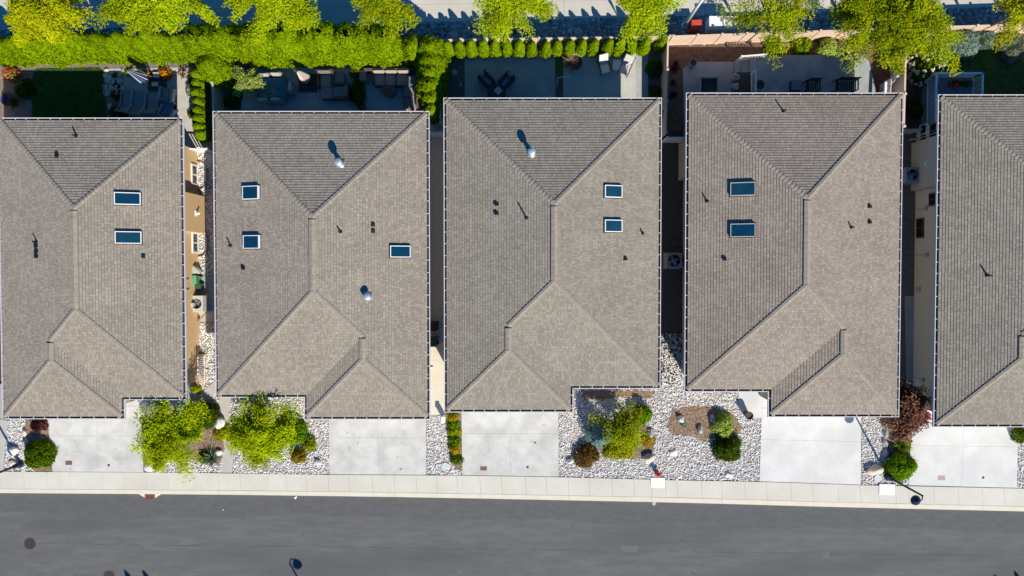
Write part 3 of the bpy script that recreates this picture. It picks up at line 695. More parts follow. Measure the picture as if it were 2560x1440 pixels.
        # cap shingles on the hips
        for p, q, _ in hips:
            mb = MB(); z1 = s.zr(*p) + .01; z2 = s.zr(*q) + .01
            p3, q3 = Vector((p[0], p[1], z1)), Vector((q[0], q[1], z2)); L = (q3 - p3).length; nn = int(L / .21)
            dd = (q3 - p3) / nn; hd = Vector((dd.x, dd.y, 0)).normalized(); sd = Vector((-hd.y, hd.x, 0)); wv = .125
            for k in range(nn):
                lo, hi = p3 + dd * k, p3 + dd * (k + 1.05); U = random.uniform(0, 40); dr = PITCH * .707 * wv
                a1, a2, a3 = lo + Vector((0, 0, .052)), hi + Vector((0, 0, .03)), None
                pts = [lo + sd * wv + Vector((0, 0, .05 - dr)), a1, lo - sd * wv + Vector((0, 0, .05 - dr)), hi + sd * wv + Vector((0, 0, .022 - dr)), a2, hi - sd * wv + Vector((0, 0, .022 - dr))]
                pts += [pts[0] - Vector((0, 0, .03)), pts[2] - Vector((0, 0, .03))]
                uu = [[(U + .02, .02 + .144 * 7)] * 4] * 2 + [[(U + .02, .02 + .144 * 7)] * 5]
                mb.add(pts, [(0, 3, 4, 1), (1, 4, 5, 2), (6, 0, 1, 2, 7)], uu)
            mb.build('hip_cap', CAP, t)
        # ridge vents
        for (p, q) in ((A_, B_), (C_, D_)):
            mb = MB(); L = abs(p[1] - q[1]); nn = max(1, int(L / .3)); zt = e + .02 + (h if p is A_ else gw) * PITCH
            y0, y1 = max(p[1], q[1]) - .12, min(p[1], q[1]) + .05
            for k in range(nn):
                ya, yb = y0 + (y1 - y0) * k / nn, y0 + (y1 - y0) * (k + 1) / nn; U = random.uniform(0, 40); x = p[0]; wv = .17
                up = [(x - wv, ya, zt + .025), (x, ya, zt + .075), (x + wv, ya, zt + .025), (x + wv, yb, zt + .02), (x, yb, zt + .07), (x - wv, yb, zt + .02)]
                dn = [(a_, b_, zt - .06) for a_, b_, c_ in up]
                uu = [(U, .05)]
                mb.add(up + dn, [(0, 5, 4, 1), (1, 4, 3, 2), (0, 6, 11, 5), (2, 3, 9, 8), (0, 1, 2, 8, 7, 6), (3, 4, 5, 11, 10, 9)], [uu * 4, uu * 4, uu * 4, uu * 4, uu * 6, uu * 6])
            mb.build('ridge_vent', CAP, t)
        # garage door and downspouts
        gx0, gx1 = (a, gx) if left else (gx, b); yw = yGw + .6
        mb = MB(); mb.box(((gx0 + gx1) / 2, yw - .03, 1.1), (4.9, .05, 2.2))
        for k in range(1, 4): mb.box(((gx0 + gx1) / 2, yw - .062, .55 * k), (4.9, .012, .03))
        mb.build('garage_door', WHITE, t)
        mb = MB(); x_ = (gx + 1.1) if left else (gx - 1.1); mb.box((x_, ySw + .6 - .03, 1.05), (.95, .05, 2.1))
        dr_ = mb.build('front_door', TRIMB, t)
        mb = MB(); mb.lathe((x_ + .38, ySw + .53, 1.0), [(.02, 0), (.035, .03), (.02, .06)], 8); mb.build('handle', GREYMETAL, dr_)
        for x_ in (a + 1.8, b - 2.8):
            mb = MB(); mb.box((x_, yN - 1.2 + .02, 1.4), (1.6, .07, 1.3)); wn = mb.build('window', WHITE, t)
            mb = MB(); mb.box((x_, yN - 1.2 + .058, 1.4), (1.45, .012, 1.15)); mb.build('pane', DGLASS, wn)
        for x_, y_ in ((xL + .52, yN - 1.8), (xR - .52, ySw + 1.2)):
            mb = MB(); sg = 1 if x_ < xm else -1
            mb.tube([(xL + .1 if sg > 0 else xR - .1, y_, e - .1), (x_, y_, e - .4), (x_, y_, .15), (x_ - sg * .35, y_, .06)], .045, 8); mb.build('downspout', GUTTER, t)
    def zr(s, x, y):
        a, b, n_, sS, gx, sG, h, gw = s.geo
        h1 = min(x - a, b - x, y - sS, n_ - y)
        h2 = min(x - a, gx - x, y - sG) if s.left else min(x - gx, b - x, y - sG)
        h2 = min(h2, gw, n_ - y)
        return EAVE + .02 + PITCH * max(h1, h2, 0)
    def on(s, px, py):
        z = 4.0
        for _ in range(12): p = P(px, py, z); z = s.zr(p.x, p.y)
        p = P(px, py, z); e_ = .02
        gx_ = (s.zr(p.x + e_, p.y) - s.zr(p.x - e_, p.y)) / (2 * e_); gy_ = (s.zr(p.x, p.y + e_) - s.zr(p.x, p.y - e_)) / (2 * e_)
        n = Vector((-gx_, -gy_, 1)).normalized()
        v = Vector((gx_, gy_, gx_ ** 2 + gy_ ** 2)).normalized(); u = v.cross(n).normalized()
        return p, u, v, n
    def skylight(s, px, py, lw, lh, frame=None):
        p, u, v, n = s.on(px, py); sc = 37 / FPX
        L, Wd = lw * sc / 1.0, lh * sc * .96       # long side runs up the slope
        fr = frame or WHITE; mb = MB(); H = .17
        for sg in (-1, 1):
            mb.box(p + u * (sg * (Wd / 2 - .02)) + n * H / 2, (L, .04, H), ax=(v, u, n))
            mb.box(p + v * (sg * (L / 2 - .02)) + n * (H / 2 - .001), (.04, Wd - .08, H), ax=(v, u, n))
        k = mb.build('skylight', fr, s.t)
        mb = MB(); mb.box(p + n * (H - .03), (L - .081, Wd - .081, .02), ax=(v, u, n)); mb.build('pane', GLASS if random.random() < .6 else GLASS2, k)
        mb = MB(); mb.box(p + n * .02, (L + .08, Wd + .08, .03), ax=(v, u, n)); mb.build('flashing', BLACK, k)
    def turtle(s, px, py):
        p, u, v, n = s.on(px, py); mb = MB()
        mb.box(p + n * .026, (.18, .18, .014), ax=(u, v, n))
        mb.box(p + n * .05, (.14, .14, .06), ax=(u, v, n)); mb.box(p + n * .088 - v * .02, (.165, .17, .025), ax=(u, v, n))
        mb.build('roof_vent', BLACK, s.t)
    def pipe(s, px, py, h=.32):
        p, u, v, n = s.on(px, py); mb = MB(); mb.box(p + n * .022, (.15, .16, .012), ax=(u, v, n))
        mb.lathe(p, [(.075, .02), (.05, .08), (.042, .12), (.04, h), (.028, h), (.028, h - .1)], 12); mb.build('vent_pipe', BLACK, s.t)
    def flue(s, px, py, h=.85, base=True):
        p, u, v, n = s.on(px, py); p = p + Vector((0, 0, 0)); mb = MB()
        q = P(px, py, p.z + h); p = Vector((q.x, q.y, s.zr(q.x, q.y)))
        mb.box(p + n * .022, (.42, .46, .012), ax=(u, v, n))
        mb.lathe(p, [(.19, .02), (.12, .22), (.1, .24), (.1, h - .12)], 18); k = mb.build('chimney_flue', GREYMETAL, s.t, True)
        mb = MB(); mb.lathe(p, [(.12, h - .14), (.2, h - .1), (.2, h - .02), (.13, h + .02), (.12, h + .05), (.02, h + .07)], 18); mb.build('flue_cap', GREYMETAL, k, False)
    def window(s, side, py, z, wy, hz, well=False, trim=None):
        x = s.o[1] - .6 if side > 0 else s.o[0] + .6
        rr = (s.o[1] if side > 0 else s.o[0]); px = 1280 + rr / 40 * 1760 * 40 / 38; y = P(px, py, z).y
        mb = MB()
        for sg in (-1, 1):
            mb.box((x + side * .03, y + sg * (wy / 2 - .04), z), (.08, .08, hz)); mb.box((x + side * .03, y, z + sg * (hz / 2 - .04)), (.078, wy - .16, .08))
        mb.box((x + side * .03, y, z), (.07, .06, hz - .16)); k = mb.build('window', trim or WHITE, s.t)
        mb = MB(); mb.box((x + side * .02, y, z), (.03, wy - .161, hz - .161)); mb.build('pane', DGLASS, k)
        if well:
            mb = MB(); pts = []
            for i in range(13):
                a_ = -math.pi / 2 + math.pi * i / 12; pts.append((x + side * .55 * math.cos(a_) ** .5 if math.cos(a_) > 1e-6 else x, y + .8 * math.sin(a_), 0))
            inn = [(x + (p_[0] - x) * .93, y + (p_[1] - y) * .95, 0) for p_ in pts]
            for i in range(12):
                A4 = [pts[i], pts[i + 1], inn[i + 1], inn[i]]
                mb.prism(A4, -.13, .16)
            mb.build('window_well', M('well_metal', (.42, .39, .33), rough=.6), s.t)

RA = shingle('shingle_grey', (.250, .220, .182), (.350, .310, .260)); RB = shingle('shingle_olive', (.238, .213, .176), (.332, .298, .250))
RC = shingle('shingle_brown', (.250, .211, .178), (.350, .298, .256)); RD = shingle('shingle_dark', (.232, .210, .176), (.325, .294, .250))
CAP = M('cap_shingle', (.255, .222, .184), (.34, .30, .25), 5, rough=.95, spec=.1)
H1 = House('house', 'house with sunlit tan side wall, two skylights and three dark vents in a line', (-8, 293), (456, 295), (468, 1000), (6, 1048), 312, 1048, 1000, True, RA, WALLTAN)
H2 = House('house', 'grey roofed house with three skylights and two metal flues, above the bin passage', (528, 277), (1072, 278), (1077, 1049), (542, 994), 760, 1049, 994, False, RA, WALLGREY)
H3 = House('house', 'house with alternating gold and green shrubs along its driveway and one metal flue', (1107, 244), (1656, 244), (1650, 972), (1112, 1031), 1433, 1031, 972, True, RB, WALLGREY)
H4 = House('house', 'brownish roofed house with two dark framed skylights on its west slope', (1713, 234), (2259, 229), (2248, 1043), (1713, 980), 1920, 1043, 980, False, RC, WALLGREY)
H5 = House('house', 'house with cream side wall, one lone vent pipe and white railed deck behind', (2345, 236), (2891, 236), (2875, 1068), (2334, 1068), 2692, 1068, 1010, True, RD, M('stucco_cream', (.74, .67, .52), (.79, .72, .57), 5, rough=.9))
for a in ((320, 497, 58, 31), (322, 594, 58, 31)): H1.skylight(*a)
for a in ((143, 390), (358, 641), (92, 614), (93, 628), (93, 641)): H1.turtle(*a)
for a in ((191, 340), (92, 604)): H1.pipe(*a)
for a in ((630, 482, 46, 34), (632, 605, 46, 34)): H2.skylight(*a)
H2.skylight(1000, 629, 50, 30)
for a in ((610, 670), (932, 562), (932, 578)): H2.turtle(*a)
for a in ((577, 614), (851, 579)): H2.pipe(*a)
H2.flue(844, 404, .6); H2.flue(915, 741, .42)
for a in ((1531, 479, 46, 31), (1531, 565, 46, 31)): H3.skylight(*a)
for a in ((1242, 510), (1242, 533), (1562, 647)): H3.turtle(*a)
H3.pipe(1316, 545, .6); H3.pipe(1606, 583, .26); H3.flue(1329, 378, .62)
DARKF = M('skylight_frame_grey', (.45, .45, .42), rough=.5)
for a in ((1857, 473, 58, 34), (1857, 576, 58, 34)): H4.skylight(*a, DARKF)
for a in ((1812, 647), (2172, 516), (2172, 555)): H4.turtle(*a)
for a in ((1958, 278, .38), (1767, 503), (2127, 568)): H4.pipe(*a)
H5.pipe(2467, 688, .4)
# side wall details
H1.window(1, 437, .5, 1.15, .75, True); H1.window(1, 607, .5, 1.15, .75, True)
xw = H1.o[1] - .6
def wally(h, side, py, z): 
    rr = h.o[1] if side > 0 else h.o[0]
    return P(1280 + rr / 38 * 1760, py, z).y
y0, y1 = wally(H1, 1, 580, 1.4), wally(H1, 1, 485, 1.4)
mb = MB(); mb.box((xw + .2, (y0 + y1) / 2, 1.39), (.42, y1 - y0, 2.8)); mb.build('chimney_chase', WALLTAN, H1.t)
mb = MB(); mb.box((xw + .43, (y0 + y1) / 2, 1.2), (.04, .3, .3)); mb.tube([(xw + .44, (y0 + y1) / 2, 1.2), (xw + .62, (y0 + y1) / 2, 1.2)], .07); mb.build('exhaust_hood', WHITE, H1.t)
yy_ = wally(H1, 1, 925, .5)
mb = MB(); mb.box((xw + .1, yy_, .08), (.5, 1.7, .16)); mb.build('porch_step', WALLTAN, H1.t)
mb = MB()
for k in range(14): mb.box((xw + .32, yy_ - .72 + k * .11, .55), (.03, .035, .8))
mb.box((xw + .32, yy_, .97), (.06, 1.6, .05)); mb.box((xw + .32, yy_, .2), (.05, 1.6, .05)); mb.build('railing', WHITE, H1.t)
for py, z in ((702, 2.1), (728, 2.1), (762, .9)):
    y_ = wally(H1, 1, py, z); mb = MB(); mb.box((xw + .06, y_, z), (.12, .2, .28)); mb.tube([(xw + .05, y_, z - .12), (xw + .05, y_ + .05, z - .8)], .02); mb.build('meter_box', M('meter_grey', (.5, .5, .5), rough=.5), H1.t)
xw5 = H5.o[0] + .6
H5.window(-1, 335, .75, 1.1, .7, False); H5.window(-1, 570, .55, 1.1, .7, False, TRIMB)
H5.window(-1, 326, 1.75, .8, .75, False, TRIMB); H5.window(-1, 498, 1.75, .7, .75, False, TRIMB)
y0, y1 = wally(H5, -1, 470, 1.4), wally(H5, -1, 347, 1.4)
mb = MB(); mb.box((xw5 - .12, (y0 + y1) / 2, 1.39), (.3, y1 - y0, 2.8)); mb.build('chimney_chase', M('stucco_pale', (.5, .48, .42), (.53, .51, .45), 4), H5.t)
mb = MB(); y_ = wally(H5, -1, 409, 1.6); mb.box((xw5 - .29, y_, 1.6), (.06, .32, .28)); mb.box((xw5 - .36, y_, 1.6), (.1, .16, .16)); mb.build('exhaust_hood', WHITE, H5.t)
for py, z in ((520, 1.1), (637, 1.2), (722, .5), (950, 1.0), (972, .8)):
    y_ = wally(H5, -1, py, z); mb = MB(); mb.box((xw5 - .06, y_, z), (.12, .22, .3)); mb.tube([(xw5 - .04, y_, z - .1), (xw5 - .04, y_, .05)], .02); mb.build('meter_box', M('meter_grey'), H5.t)
xw4 = H4.o[0] + .6; y_ = wally(H4, -1, 395, 1.4)
mb = MB(); mb.box((xw4 - .12, y_, 1.39), (.3, 2.1, 2.8)); mb.build('chimney_chase', WALLGREY, H4.t)
H4.window(-1, 470, 1.3, 1.1, .9, False)

# ------------------------------------------------------------------ fences, gates, rails
def fence(name, label, p, q, h, mat, panel=1.4, cat='fence', group=None, post=.1):
    p, q = P(*p), P(*q); t = thing(name, label, cat, tuple((p + q) / 2), group); d = (q - p); L = d.length; d /= L
    n = max(1, round(L / panel)); rz = math.atan2(d.y, d.x)
    mb = MB(); rl = MB(); rb = MB()
    for k in range(n):
        a, b = p + d * (L * k / n), p + d * (L * (k + 1) / n); c = (a + b) / 2
        w_ = L / n - post
        nb = max(2, int(w_ / .15))
        for j in range(nb):
            cc = a + d * (post / 2 + w_ * (j + .5) / nb); mb.box((cc.x, cc.y, h / 2), (w_ / nb - .006, .03, h - .12), rz)
        rl.box((c.x, c.y, h - .03), (w_, .09, .05), rz); rb.box((c.x, c.y, .1), (w_, .07, .07), rz)
    mb.build('panel', mat, t); rl.build('top_rail', mat, t); rb.build('bottom_rail', mat, t)
    for k in range(n + 1):
        a = p + d * (L * k / n); mb = MB(); mb.box((a.x, a.y, h / 2 + .02), (post, post, h + .04), rz); mb.build('post', mat, t); mb = MB(); mb.box((a.x, a.y, h + .06), (post + .03, post + .03, .04), rz); mb.build('post_cap', mat, t)
    return t
def fbase(x): return (x, interp(FB, x))
fence('fence', 'tan board fence behind the long hedges of the two left houses', fbase(-100), fbase(1088), 1.55, FENCE, 2.4, group='rear fences along the lane')
fence('fence', 'tan board fence behind the row of small cedars', fbase(1094), fbase(1660), 1.5, FENCE, 1.4, group='rear fences along the lane')
fence('fence', 'sunlit tan board fence between cobble strip and bare brown garden bed', fbase(1668), fbase(2258), 1.5, FENCE, 1.4, group='rear fences along the lane')
fence('fence', 'tan board fence behind the silvery juniper', fbase(2266), fbase(2800), 1.5, FENCE, 1.6, group='rear fences along the lane')
fence('fence', 'tan side fence at the left edge beside the red flowering bush', (-4, 142), (2, 320), 1.5, FENCE, 1.8, group='side fences between yards')
fence('fence', 'grey topped side fence between round cedar bush and the dining set', (556, 130), (562, 320), 1.5, WOODF, 1.8, group='side fences between yards')
fence('fence', 'side fence running beside the tall cedar column', (1104, 124), (1108, 320), 1.5, FENCE, 1.8, group='side fences between yards')
fence('fence', 'side fence between the pale patio and the brown garden bed', (1655, 118), (1650, 345), 1.55, FENCE, 1.8, group='side fences between yards')
fence('fence', 'side fence under the white hydrangea', (2228, 96), (2222, 330), 1.55, FENCE, 1.8, group='side fences between yards')
def pickets(name, label, p, q, h, mat, step=.12, cat='gate', group=None, z0=0.0, w_=.035):
    p, q = P(p[0], p[1], z0), P(q[0], q[1], z0); t = thing(name, label, cat, tuple((p + q) / 2), group); d = q - p; L = d.length; d /= L; rz = math.atan2(d.y, d.x)
    mb = MB(); n = int(L / step)
    for k in range(1, n): c = p + d * (L * k / n); mb.box((c.x, c.y, z0 + h / 2), (w_, .03, h - .1), rz)
    mb.build('balusters', mat, t)
    mb = MB(); c = (p + q) / 2; mb.box((c.x, c.y, z0 + h - .03), (L - .081, .07, .06), rz); mb.build('top_rail', mat, t); mb = MB(); mb.box((c.x, c.y, z0 + .12), (L - .081, .05, .05), rz); mb.build('bottom_rail', mat, t)
    for c in (p, q): mb = MB(); mb.box((c.x, c.y, z0 + h / 2 + .03), (.08, .08, h + .06), rz); mb.build('post', mat, t)
    return t
pickets('picket_gate', 'white slatted gate casting striped shadows on the side path by the tan wall', (452, 377), (516, 381), 1.05, WHITE, .16, w_=.07)
fence('gate', 'short white board gate under the left eave of the flue roofed house', (518, 380), (541, 381), 1.1, WHITE, 1.2, 'gate')
fence('gate', 'white gate across the narrow passage beside the middle house', (1076, 343), (1109, 343), 1.4, WHITE, 1.2, 'gate')
fence('gate', 'white gate across the dark passage ending the brown garden bed', (1655, 356), (1706, 356), 1.4, WHITE, 1.2, 'gate')
fence('gate', 'low dark gate between brown roof and greige wall at the right', (2228, 335), (2270, 334), 1.2, WOODF, 1.2, 'gate')
# deck of the right house
t = thing('deck', 'white railed blue grey deck behind the rightmost house', 'deck', tuple(P(2375, 250)))
DZ = .6
mb = MB(); a, b = P(2317, 194, DZ), P(2428, 330, DZ); n = 22
for k in range(n):
    x0, x1 = a.x + (b.x - a.x) * k / n, a.x + (b.x - a.x) * (k + 1) / n; mb.box(((x0 + x1) / 2, (a.y + b.y) / 2, DZ - .03), (x1 - x0 - .008, abs(a.y - b.y), .05))
mb.build('floor', M('deck_blue', (.16, .2, .25), (.2, .24, .29), 4), t)
mb = MB(); mb.box(((a.x + b.x) / 2, (a.y + b.y) / 2, DZ / 2 - .06), (b.x - a.x - .1, a.y - b.y - .1, DZ - .13)); mb.build('base', M('deck_skirt', (.3, .34, .38)), t)
for (p, q) in (((a.x, a.y), (b.x, a.y)), ((a.x, a.y), (a.x, b.y)), ((b.x, a.y), (b.x, b.y))):
    p, q = Vector(p), Vector(q); d = q - p; L = d.length; d /= L; rz = math.atan2(d.y, d.x); mb = MB(); n = int(L / .13)
    for k in range(n + 1): c = p + d * (L * k / n); mb.box((c.x, c.y, DZ + .45), (.03, .03, .84), rz)
    c = (p + q) / 2; mb.box((c.x, c.y, DZ + .9), (L + .07, .08, .06), rz); mb.box((c.x, c.y, DZ + .1), (L, .04, .05), rz)
    mb.build('railing', WHITE, t)
pk = pickets('stair_railing', 'white stair railing on the fence side of the three grey steps', (1842, 152), (1902, 147), .85, WHITE, .15, 'railing', z0=.3)
pk = pickets('stair_railing', 'white stair railing on the house side beside the big round pot', (1877, 186), (1877, 260), .85, WHITE, .13, 'railing', z0=.55)
mb = MB()
for k in range(3): mb.prism(W2([(1835 + 16.5 * k, 153), (1851.3 + 16.5 * k, 153), (1851.3 + 16.5 * k, 186), (1835 + 16.5 * k, 186)]), -.1, .17 + .17 * k)
tag(mb.build('steps', M('patio_concrete')), 'three grey concrete steps up to the slate patio', 'steps')
mb = MB(); mb.prism(W2([(1835, 187), (1883, 187), (1883, 330), (1835, 330)]), -.1, .5); tag(mb.build('planter_wall', SOIL), 'dark raised bed holding rounded stones beside the steps', 'planter')
# handrail by the grass strip
t = thing('handrail', 'pale blue grey metal handrail over the grass strip between two patios', 'handrail', tuple(P(1402, 205)))
mb = MB(); p1, p2 = P(1392, 205), P(1422, 200)
mb.tube([p1, p1 + Vector((0, 0, .85)), p2 + Vector((0, 0, .85)), p2], .03); mb.tube([p1 + Vector((0, 0, .85)), p1 + Vector((-.05, -.35, .6)), p1 + Vector((-.05, -.35, 0))], .025); mb.tube([p2 + Vector((0, 0, .85)), p2 + Vector((-.05, -.35, .6)), p2 + Vector((-.05, -.35, 0))], .025)
mb.build('rail', M('rail_grey', (.5, .56, .6), rough=.4), t)
t = thing('lattice_screen', 'weathered lattice screen catching sun beside the corner sofa', 'screen', tuple(P(1034, 262)))
mb = MB(); p, q = P(1036, 248), P(1044, 300); d = (q - p); L = d.length; d /= L
for k in range(14):
    o_ = L * k / 13; mb.bar(p + d * o_ + Vector((0, 0, .15)), p + d * min(L, max(0, o_ + .01)) + Vector((0, 0, 1.2)), .05, .03)
for k in range(8): mb.bar(p + Vector((0, 0, .2 + .14 * k)), q + Vector((0, 0, .2 + .14 * k)), .035, .05)
mb.build('lattice', WOODF, t); mb = MB(); mb.bar(p + Vector((0, 0, 1.25)), q + Vector((0, 0, 1.25)), .07); mb.bar(p, p + Vector((0, 0, 1.28)), .08); mb.bar(q, q + Vector((0, 0, 1.28)), .08); mb.build('frame', WOODF, t)
t = thing('lattice_screen', 'lattice gate with bright post beside the raised slate patio', 'screen', tuple(P(2200, 215)))
mb = MB(); p, q = P(2186, 240), P(2212, 212); d = (q - p); L = d.length; d /= L
for k in range(8): mb.bar(p + d * (L * k / 7), p + d * (L * k / 7) + Vector((0, 0, 1.15)), .06, .03)
for k in range(6): mb.bar(p + Vector((0, 0, .15 + .19 * k)), q + Vector((0, 0, .15 + .19 * k)), .03, .05)
mb.build('lattice', WOODF, t); mb = MB(); mb.bar(P(2214, 205), P(2214, 205) + Vector((0, 0, 1.3)), .12); mb.bar(P(2214, 205, 1.27), P(2211, 270, 1.27), .12); mb.bar(P(2214, 205, .65), P(2211, 270, .65), .03, 1.2); mb.build('frame', WHITE, t)

# ------------------------------------------------------------------ trees, hedges
TG = 'trees along the lane'
tree(105, 20, 4.2, 1.6, 1.25, 1.4, G_YEL, 'bright yellow green tree where the sunlit sliver of lane meets the slanting hedge', TG, 56, 190, 21)
tree(405, 8, 4.4, 2.05, 1.55, 1.5, G_LIME, 'broad yellow green tree over the cobbles behind the square lawn', TG, 66, 190, 22)
tree(690, 2, 4.3, 1.55, 1.4, 1.4, G_LIME, 'rounded lime tree over the cobbles behind the glass dining table', TG, 50, 190, 23)
tree(966, 2, 4.0, 1.0, 1.1, 1.2, G_OLIVE, 'small olive green tree over the cobbles behind the corner sofa', TG, 34, 180, 24)
tree(1288, 12, 4.2, 1.45, 1.35, 1.3, G_LIME, 'feathery lime tree rising behind the row of small cedars', TG, 46, 170, 25)
tree(1602, 18, 4.2, 1.1, 1.25, 1.3, G_LIME, 'lime tree beside the red cabinet at the lane', TG, 38, 170, 26)
tree(1932, 44, 4.0, 1.6, 1.25, .9, G_OLIVE, 'sparse olive tree with open branches drooping over the sunlit fence', TG, 24, 150, 27, spread=(.55, .16, .09))
tree(2240, 50, 4.2, 2.65, 2.0, 1.7, G_OLIVE, 'largest tree, dense olive crown hanging over the slate patio', TG, 105, 200, 28)
tree(2562, 22, 4.0, 1.1, 1.3, 1.2, G_YEL, 'yellow tinged tree beside the silvery juniper', TG, 32, 180, 29)
FT = 'young trees in the front yards'
tree(432, 1092, 2.6, 1.45, 1.4, 1.2, G_LIME, 'spreading lime tree beside the driveway with the dark ball shrub', FT, 56, 180, 31)
tree(655, 1080, 2.6, 1.5, 1.5, 1.2, G_LIME, 'spreading lime tree between concrete path and white stones', FT, 66, 180, 32)
tree(1556, 1075, 1.6, .95, .85, .8, G_OLIVE, 'small loose olive tree in the stone island by the blue spruce', FT, 28, 130, 33, L=.12)

def hedge_row(p, q, Rr, h, step, jit, seed, hq=None):
    rs = np.random.default_rng(seed); p, q = P(*p), P(*q); L = (q - p).length; n = int(L / step); out = []
    for k in range(n + 1):
        c = p + (q - p) * (k / n); hh = h + ((hq or h) - h) * k / n
        out.append((c.x + rs.normal(0, jit), c.y + rs.normal(0, jit), Rr * rs.uniform(.86, 1.14), hh * rs.uniform(.86, 1.08)))
    return out
evergreen('cedar_hedge', 'long slanting cedar hedge behind the square lawn of the leftmost yard', 'hedge', hedge_row((-60, 140), (492, 136), .66, 2.6, .66, .05, 41, 3.3), G_HEDGE, 340, 'tall cedar hedges', L=.16, pw=.55)
evergreen('cedar_hedge', 'long cedar hedge behind the dining set and the corner sofa', 'hedge', hedge_row((545, 132), (985, 132), .88, 3.3, .66, .06, 42, 3.3), G_HEDGE, 300, 'tall cedar hedges', L=.16, pw=.3)
evergreen('cedar_bush', 'big round cedar bush between the two long hedges', 'shrub', [(P(562, 186).x, P(562, 186).y, .95, 2.6)], G_HEDGE, 330, L=.18, pw=.4, seed=43)
evergreen('cedar_bush', 'cedar at the right end of the second long hedge', 'shrub', [(P(1045, 140).x, P(1045, 140).y, .75, 2.6)], G_HEDGE, 330, L=.18, pw=.4, seed=44)
evergreen('cedar_hedge', 'lumpy upright cedar hedge running toward the house beside the sofa yard', 'hedge', [(P(x, y).x, P(x, y).y, r, h) for x, y, r, h in ((1086, 150, .85, 2.9), (1086, 178, .85, 2.7), (1084, 205, .75, 2.6), (1082, 236, .75, 2.6), (1088, 264, .6, 2.4), (1090, 290, .5, 2.2))], G_HEDGE, 260, 'tall cedar hedges', L=.17, pw=.35, seed=45)
CX = [(1125, 140), (1153, 140), (1182, 140), (1211, 139), (1239, 140), (1268, 139), (1298, 140), (1328, 141), (1363, 142), (1391, 137), (1420, 137), (1450, 136), (1479, 136), (1513, 137), (1541, 137), (1570, 135), (1602, 134), (1645, 126)]
CL = ['beside the fence corner', 'second from the fence corner', 'third from the fence corner', 'left of the feathery tree', 'at the left rim of the feathery tree', 'under the left of the feathery tree', 'under the trunk of the feathery tree', 'under the right of the feathery tree', 'at the right rim of the feathery tree', 'behind the grass strip', 'left of the round stone planter', 'right above the round stone planter', 'midway between planter and white chairs', 'above the left white chair', 'above the small slatted table', 'above the right white chair', 'under the lime tree by the red cabinet', 'last at the tan fence corner']
for i, (x, y) in enumerate(CX):
    c = P(x, y - 5); evergreen('cedar', 'small upright cedar in the row, ' + CL[i], 'cedar', [(c.x, c.y, .29 + .06 * random.random(), 1.9 + .4 * random.random())], G_HEDGE, 420, 'row of small cedars behind the middle patio', L=.15, pw=.5, seed=100 + i)
BX = [(507, 196, 'topmost, nearest the long hedge'), (507, 217, 'second from the long hedge'), (508, 241, 'third from the long hedge'), (511, 262, 'fourth from the long hedge'), (511, 284, 'level with the eave corner'), (510, 305, 'just below the eave corner'), (513, 325, 'next to last'), (517, 342, 'last, by the slatted gate')]
for i, (x, y, lb) in enumerate(BX):
    c = P(x, y); evergreen('cedar', 'clipped cedar in the column beside the path, ' + lb, 'cedar', [(c.x, c.y, .36 + .05 * random.random(), 1.15 + .15 * random.random())], G_HEDGE, 430, 'column of clipped cedars by the side path', L=.14, pw=.45, seed=130 + i)

# ------------------------------------------------------------------ front yard plants
shrub('round_shrub', 'clipped dark green ball shrub left of the leftmost driveway', 89, 1143, .92, 1.15, G_MID, None, 560, .13, 51)
shrub('barberry', 'small dark red shrub under the eave beside the leftmost driveway', 94, 1066, .5, .55, G_WINE, None, 500, .11, 52)
shrub('round_shrub', 'dark evergreen bush behind the spreading tree near the side yard stones', 505, 1042, .78, 1.5, G_DARK, None, 480, .13, 53)
shrub('shrub', 'yellow green bush in the gap just below the tan porch wall', 488, 972, .38, .6, G_YEL, None, 480, .11, 54)
shrub('shrub', 'low golden bush overhanging the concrete path', 556, 1085, .62, .55, G_YEL, None, 480, .1, 55)
shrub('shrub', 'small green bush at the foot of the tree beside the yucca', 507, 1145, .38, .45, G_MID, None, 480, .1, 56)
spiky('yucca', 'spiky blue green yucca beside the concrete path', 528, 1146, .55, .55, [(.12, .2, .13, 3), (.2, .28, .2, 2)], 80, W=.03)
shrub('shrub', 'round bright green bush right of the spreading tree among white stones', 733, 1085, .75, 1.2, G_BRIGHT, None, 500, .12, 57)
shrub('shrub', 'olive bush between the bright green bush and the driveway', 772, 1112, .5, .55, G_OLIVE, None, 480, .1, 58)
shrub('round_shrub', 'golden brown ball shrub on the white stones', 744, 1142, .5, .7, G_OCHRE, None, 560, .1, 59)
HS = [(1131, 1046, G_GOLD, 'gold', 'nearest the garage'), (1133, 1062, G_BRIGHT, 'green', 'second from the garage'), (1135, 1082, G_YEL, 'gold', 'largest in the middle'), (1137, 1104, G_BRIGHT, 'green', 'just past the middle'), (1137, 1126, G_GOLD, 'gold', 'next to last'), (1141, 1150, G_MID, 'green', 'nearest the sidewalk')]
for i, (x, y, pal, cn, lb) in enumerate(HS):
    shrub('edging_shrub', 'low %s shrub in the strip left of the middle driveway, %s' % (cn, lb), x, y, .42 if i != 2 else .46, .5, pal, 'alternating shrubs beside the middle driveway', 560, .09, 60 + i, ry=.33)
evergreen('blue_spruce', 'bluish spruce at the left of the stone island', 'conifer', [(P(1494, 1078).x, P(1494, 1078).y, .78, 2.0)], G_BLUE, 330, L=.12, pw=.75, seed=66)
shrub('shrub', 'vivid green leafy bush at the right of the stone island', 1606, 1042, .62, 1.3, G_BRIGHT, None, 420, .14, 67)
shrub('grassy_shrub', 'rust brown twiggy shrub below the blue spruce', 1471, 1143, .85, .9, G_BROWN, None, 480, .14, 68, wide=.3)
shrub('shrub', 'low lime ground cover at the foot of the loose olive tree', 1548, 1128, 1.1, .4, G_YEL, None, 380, .12, 69, ry=.55)
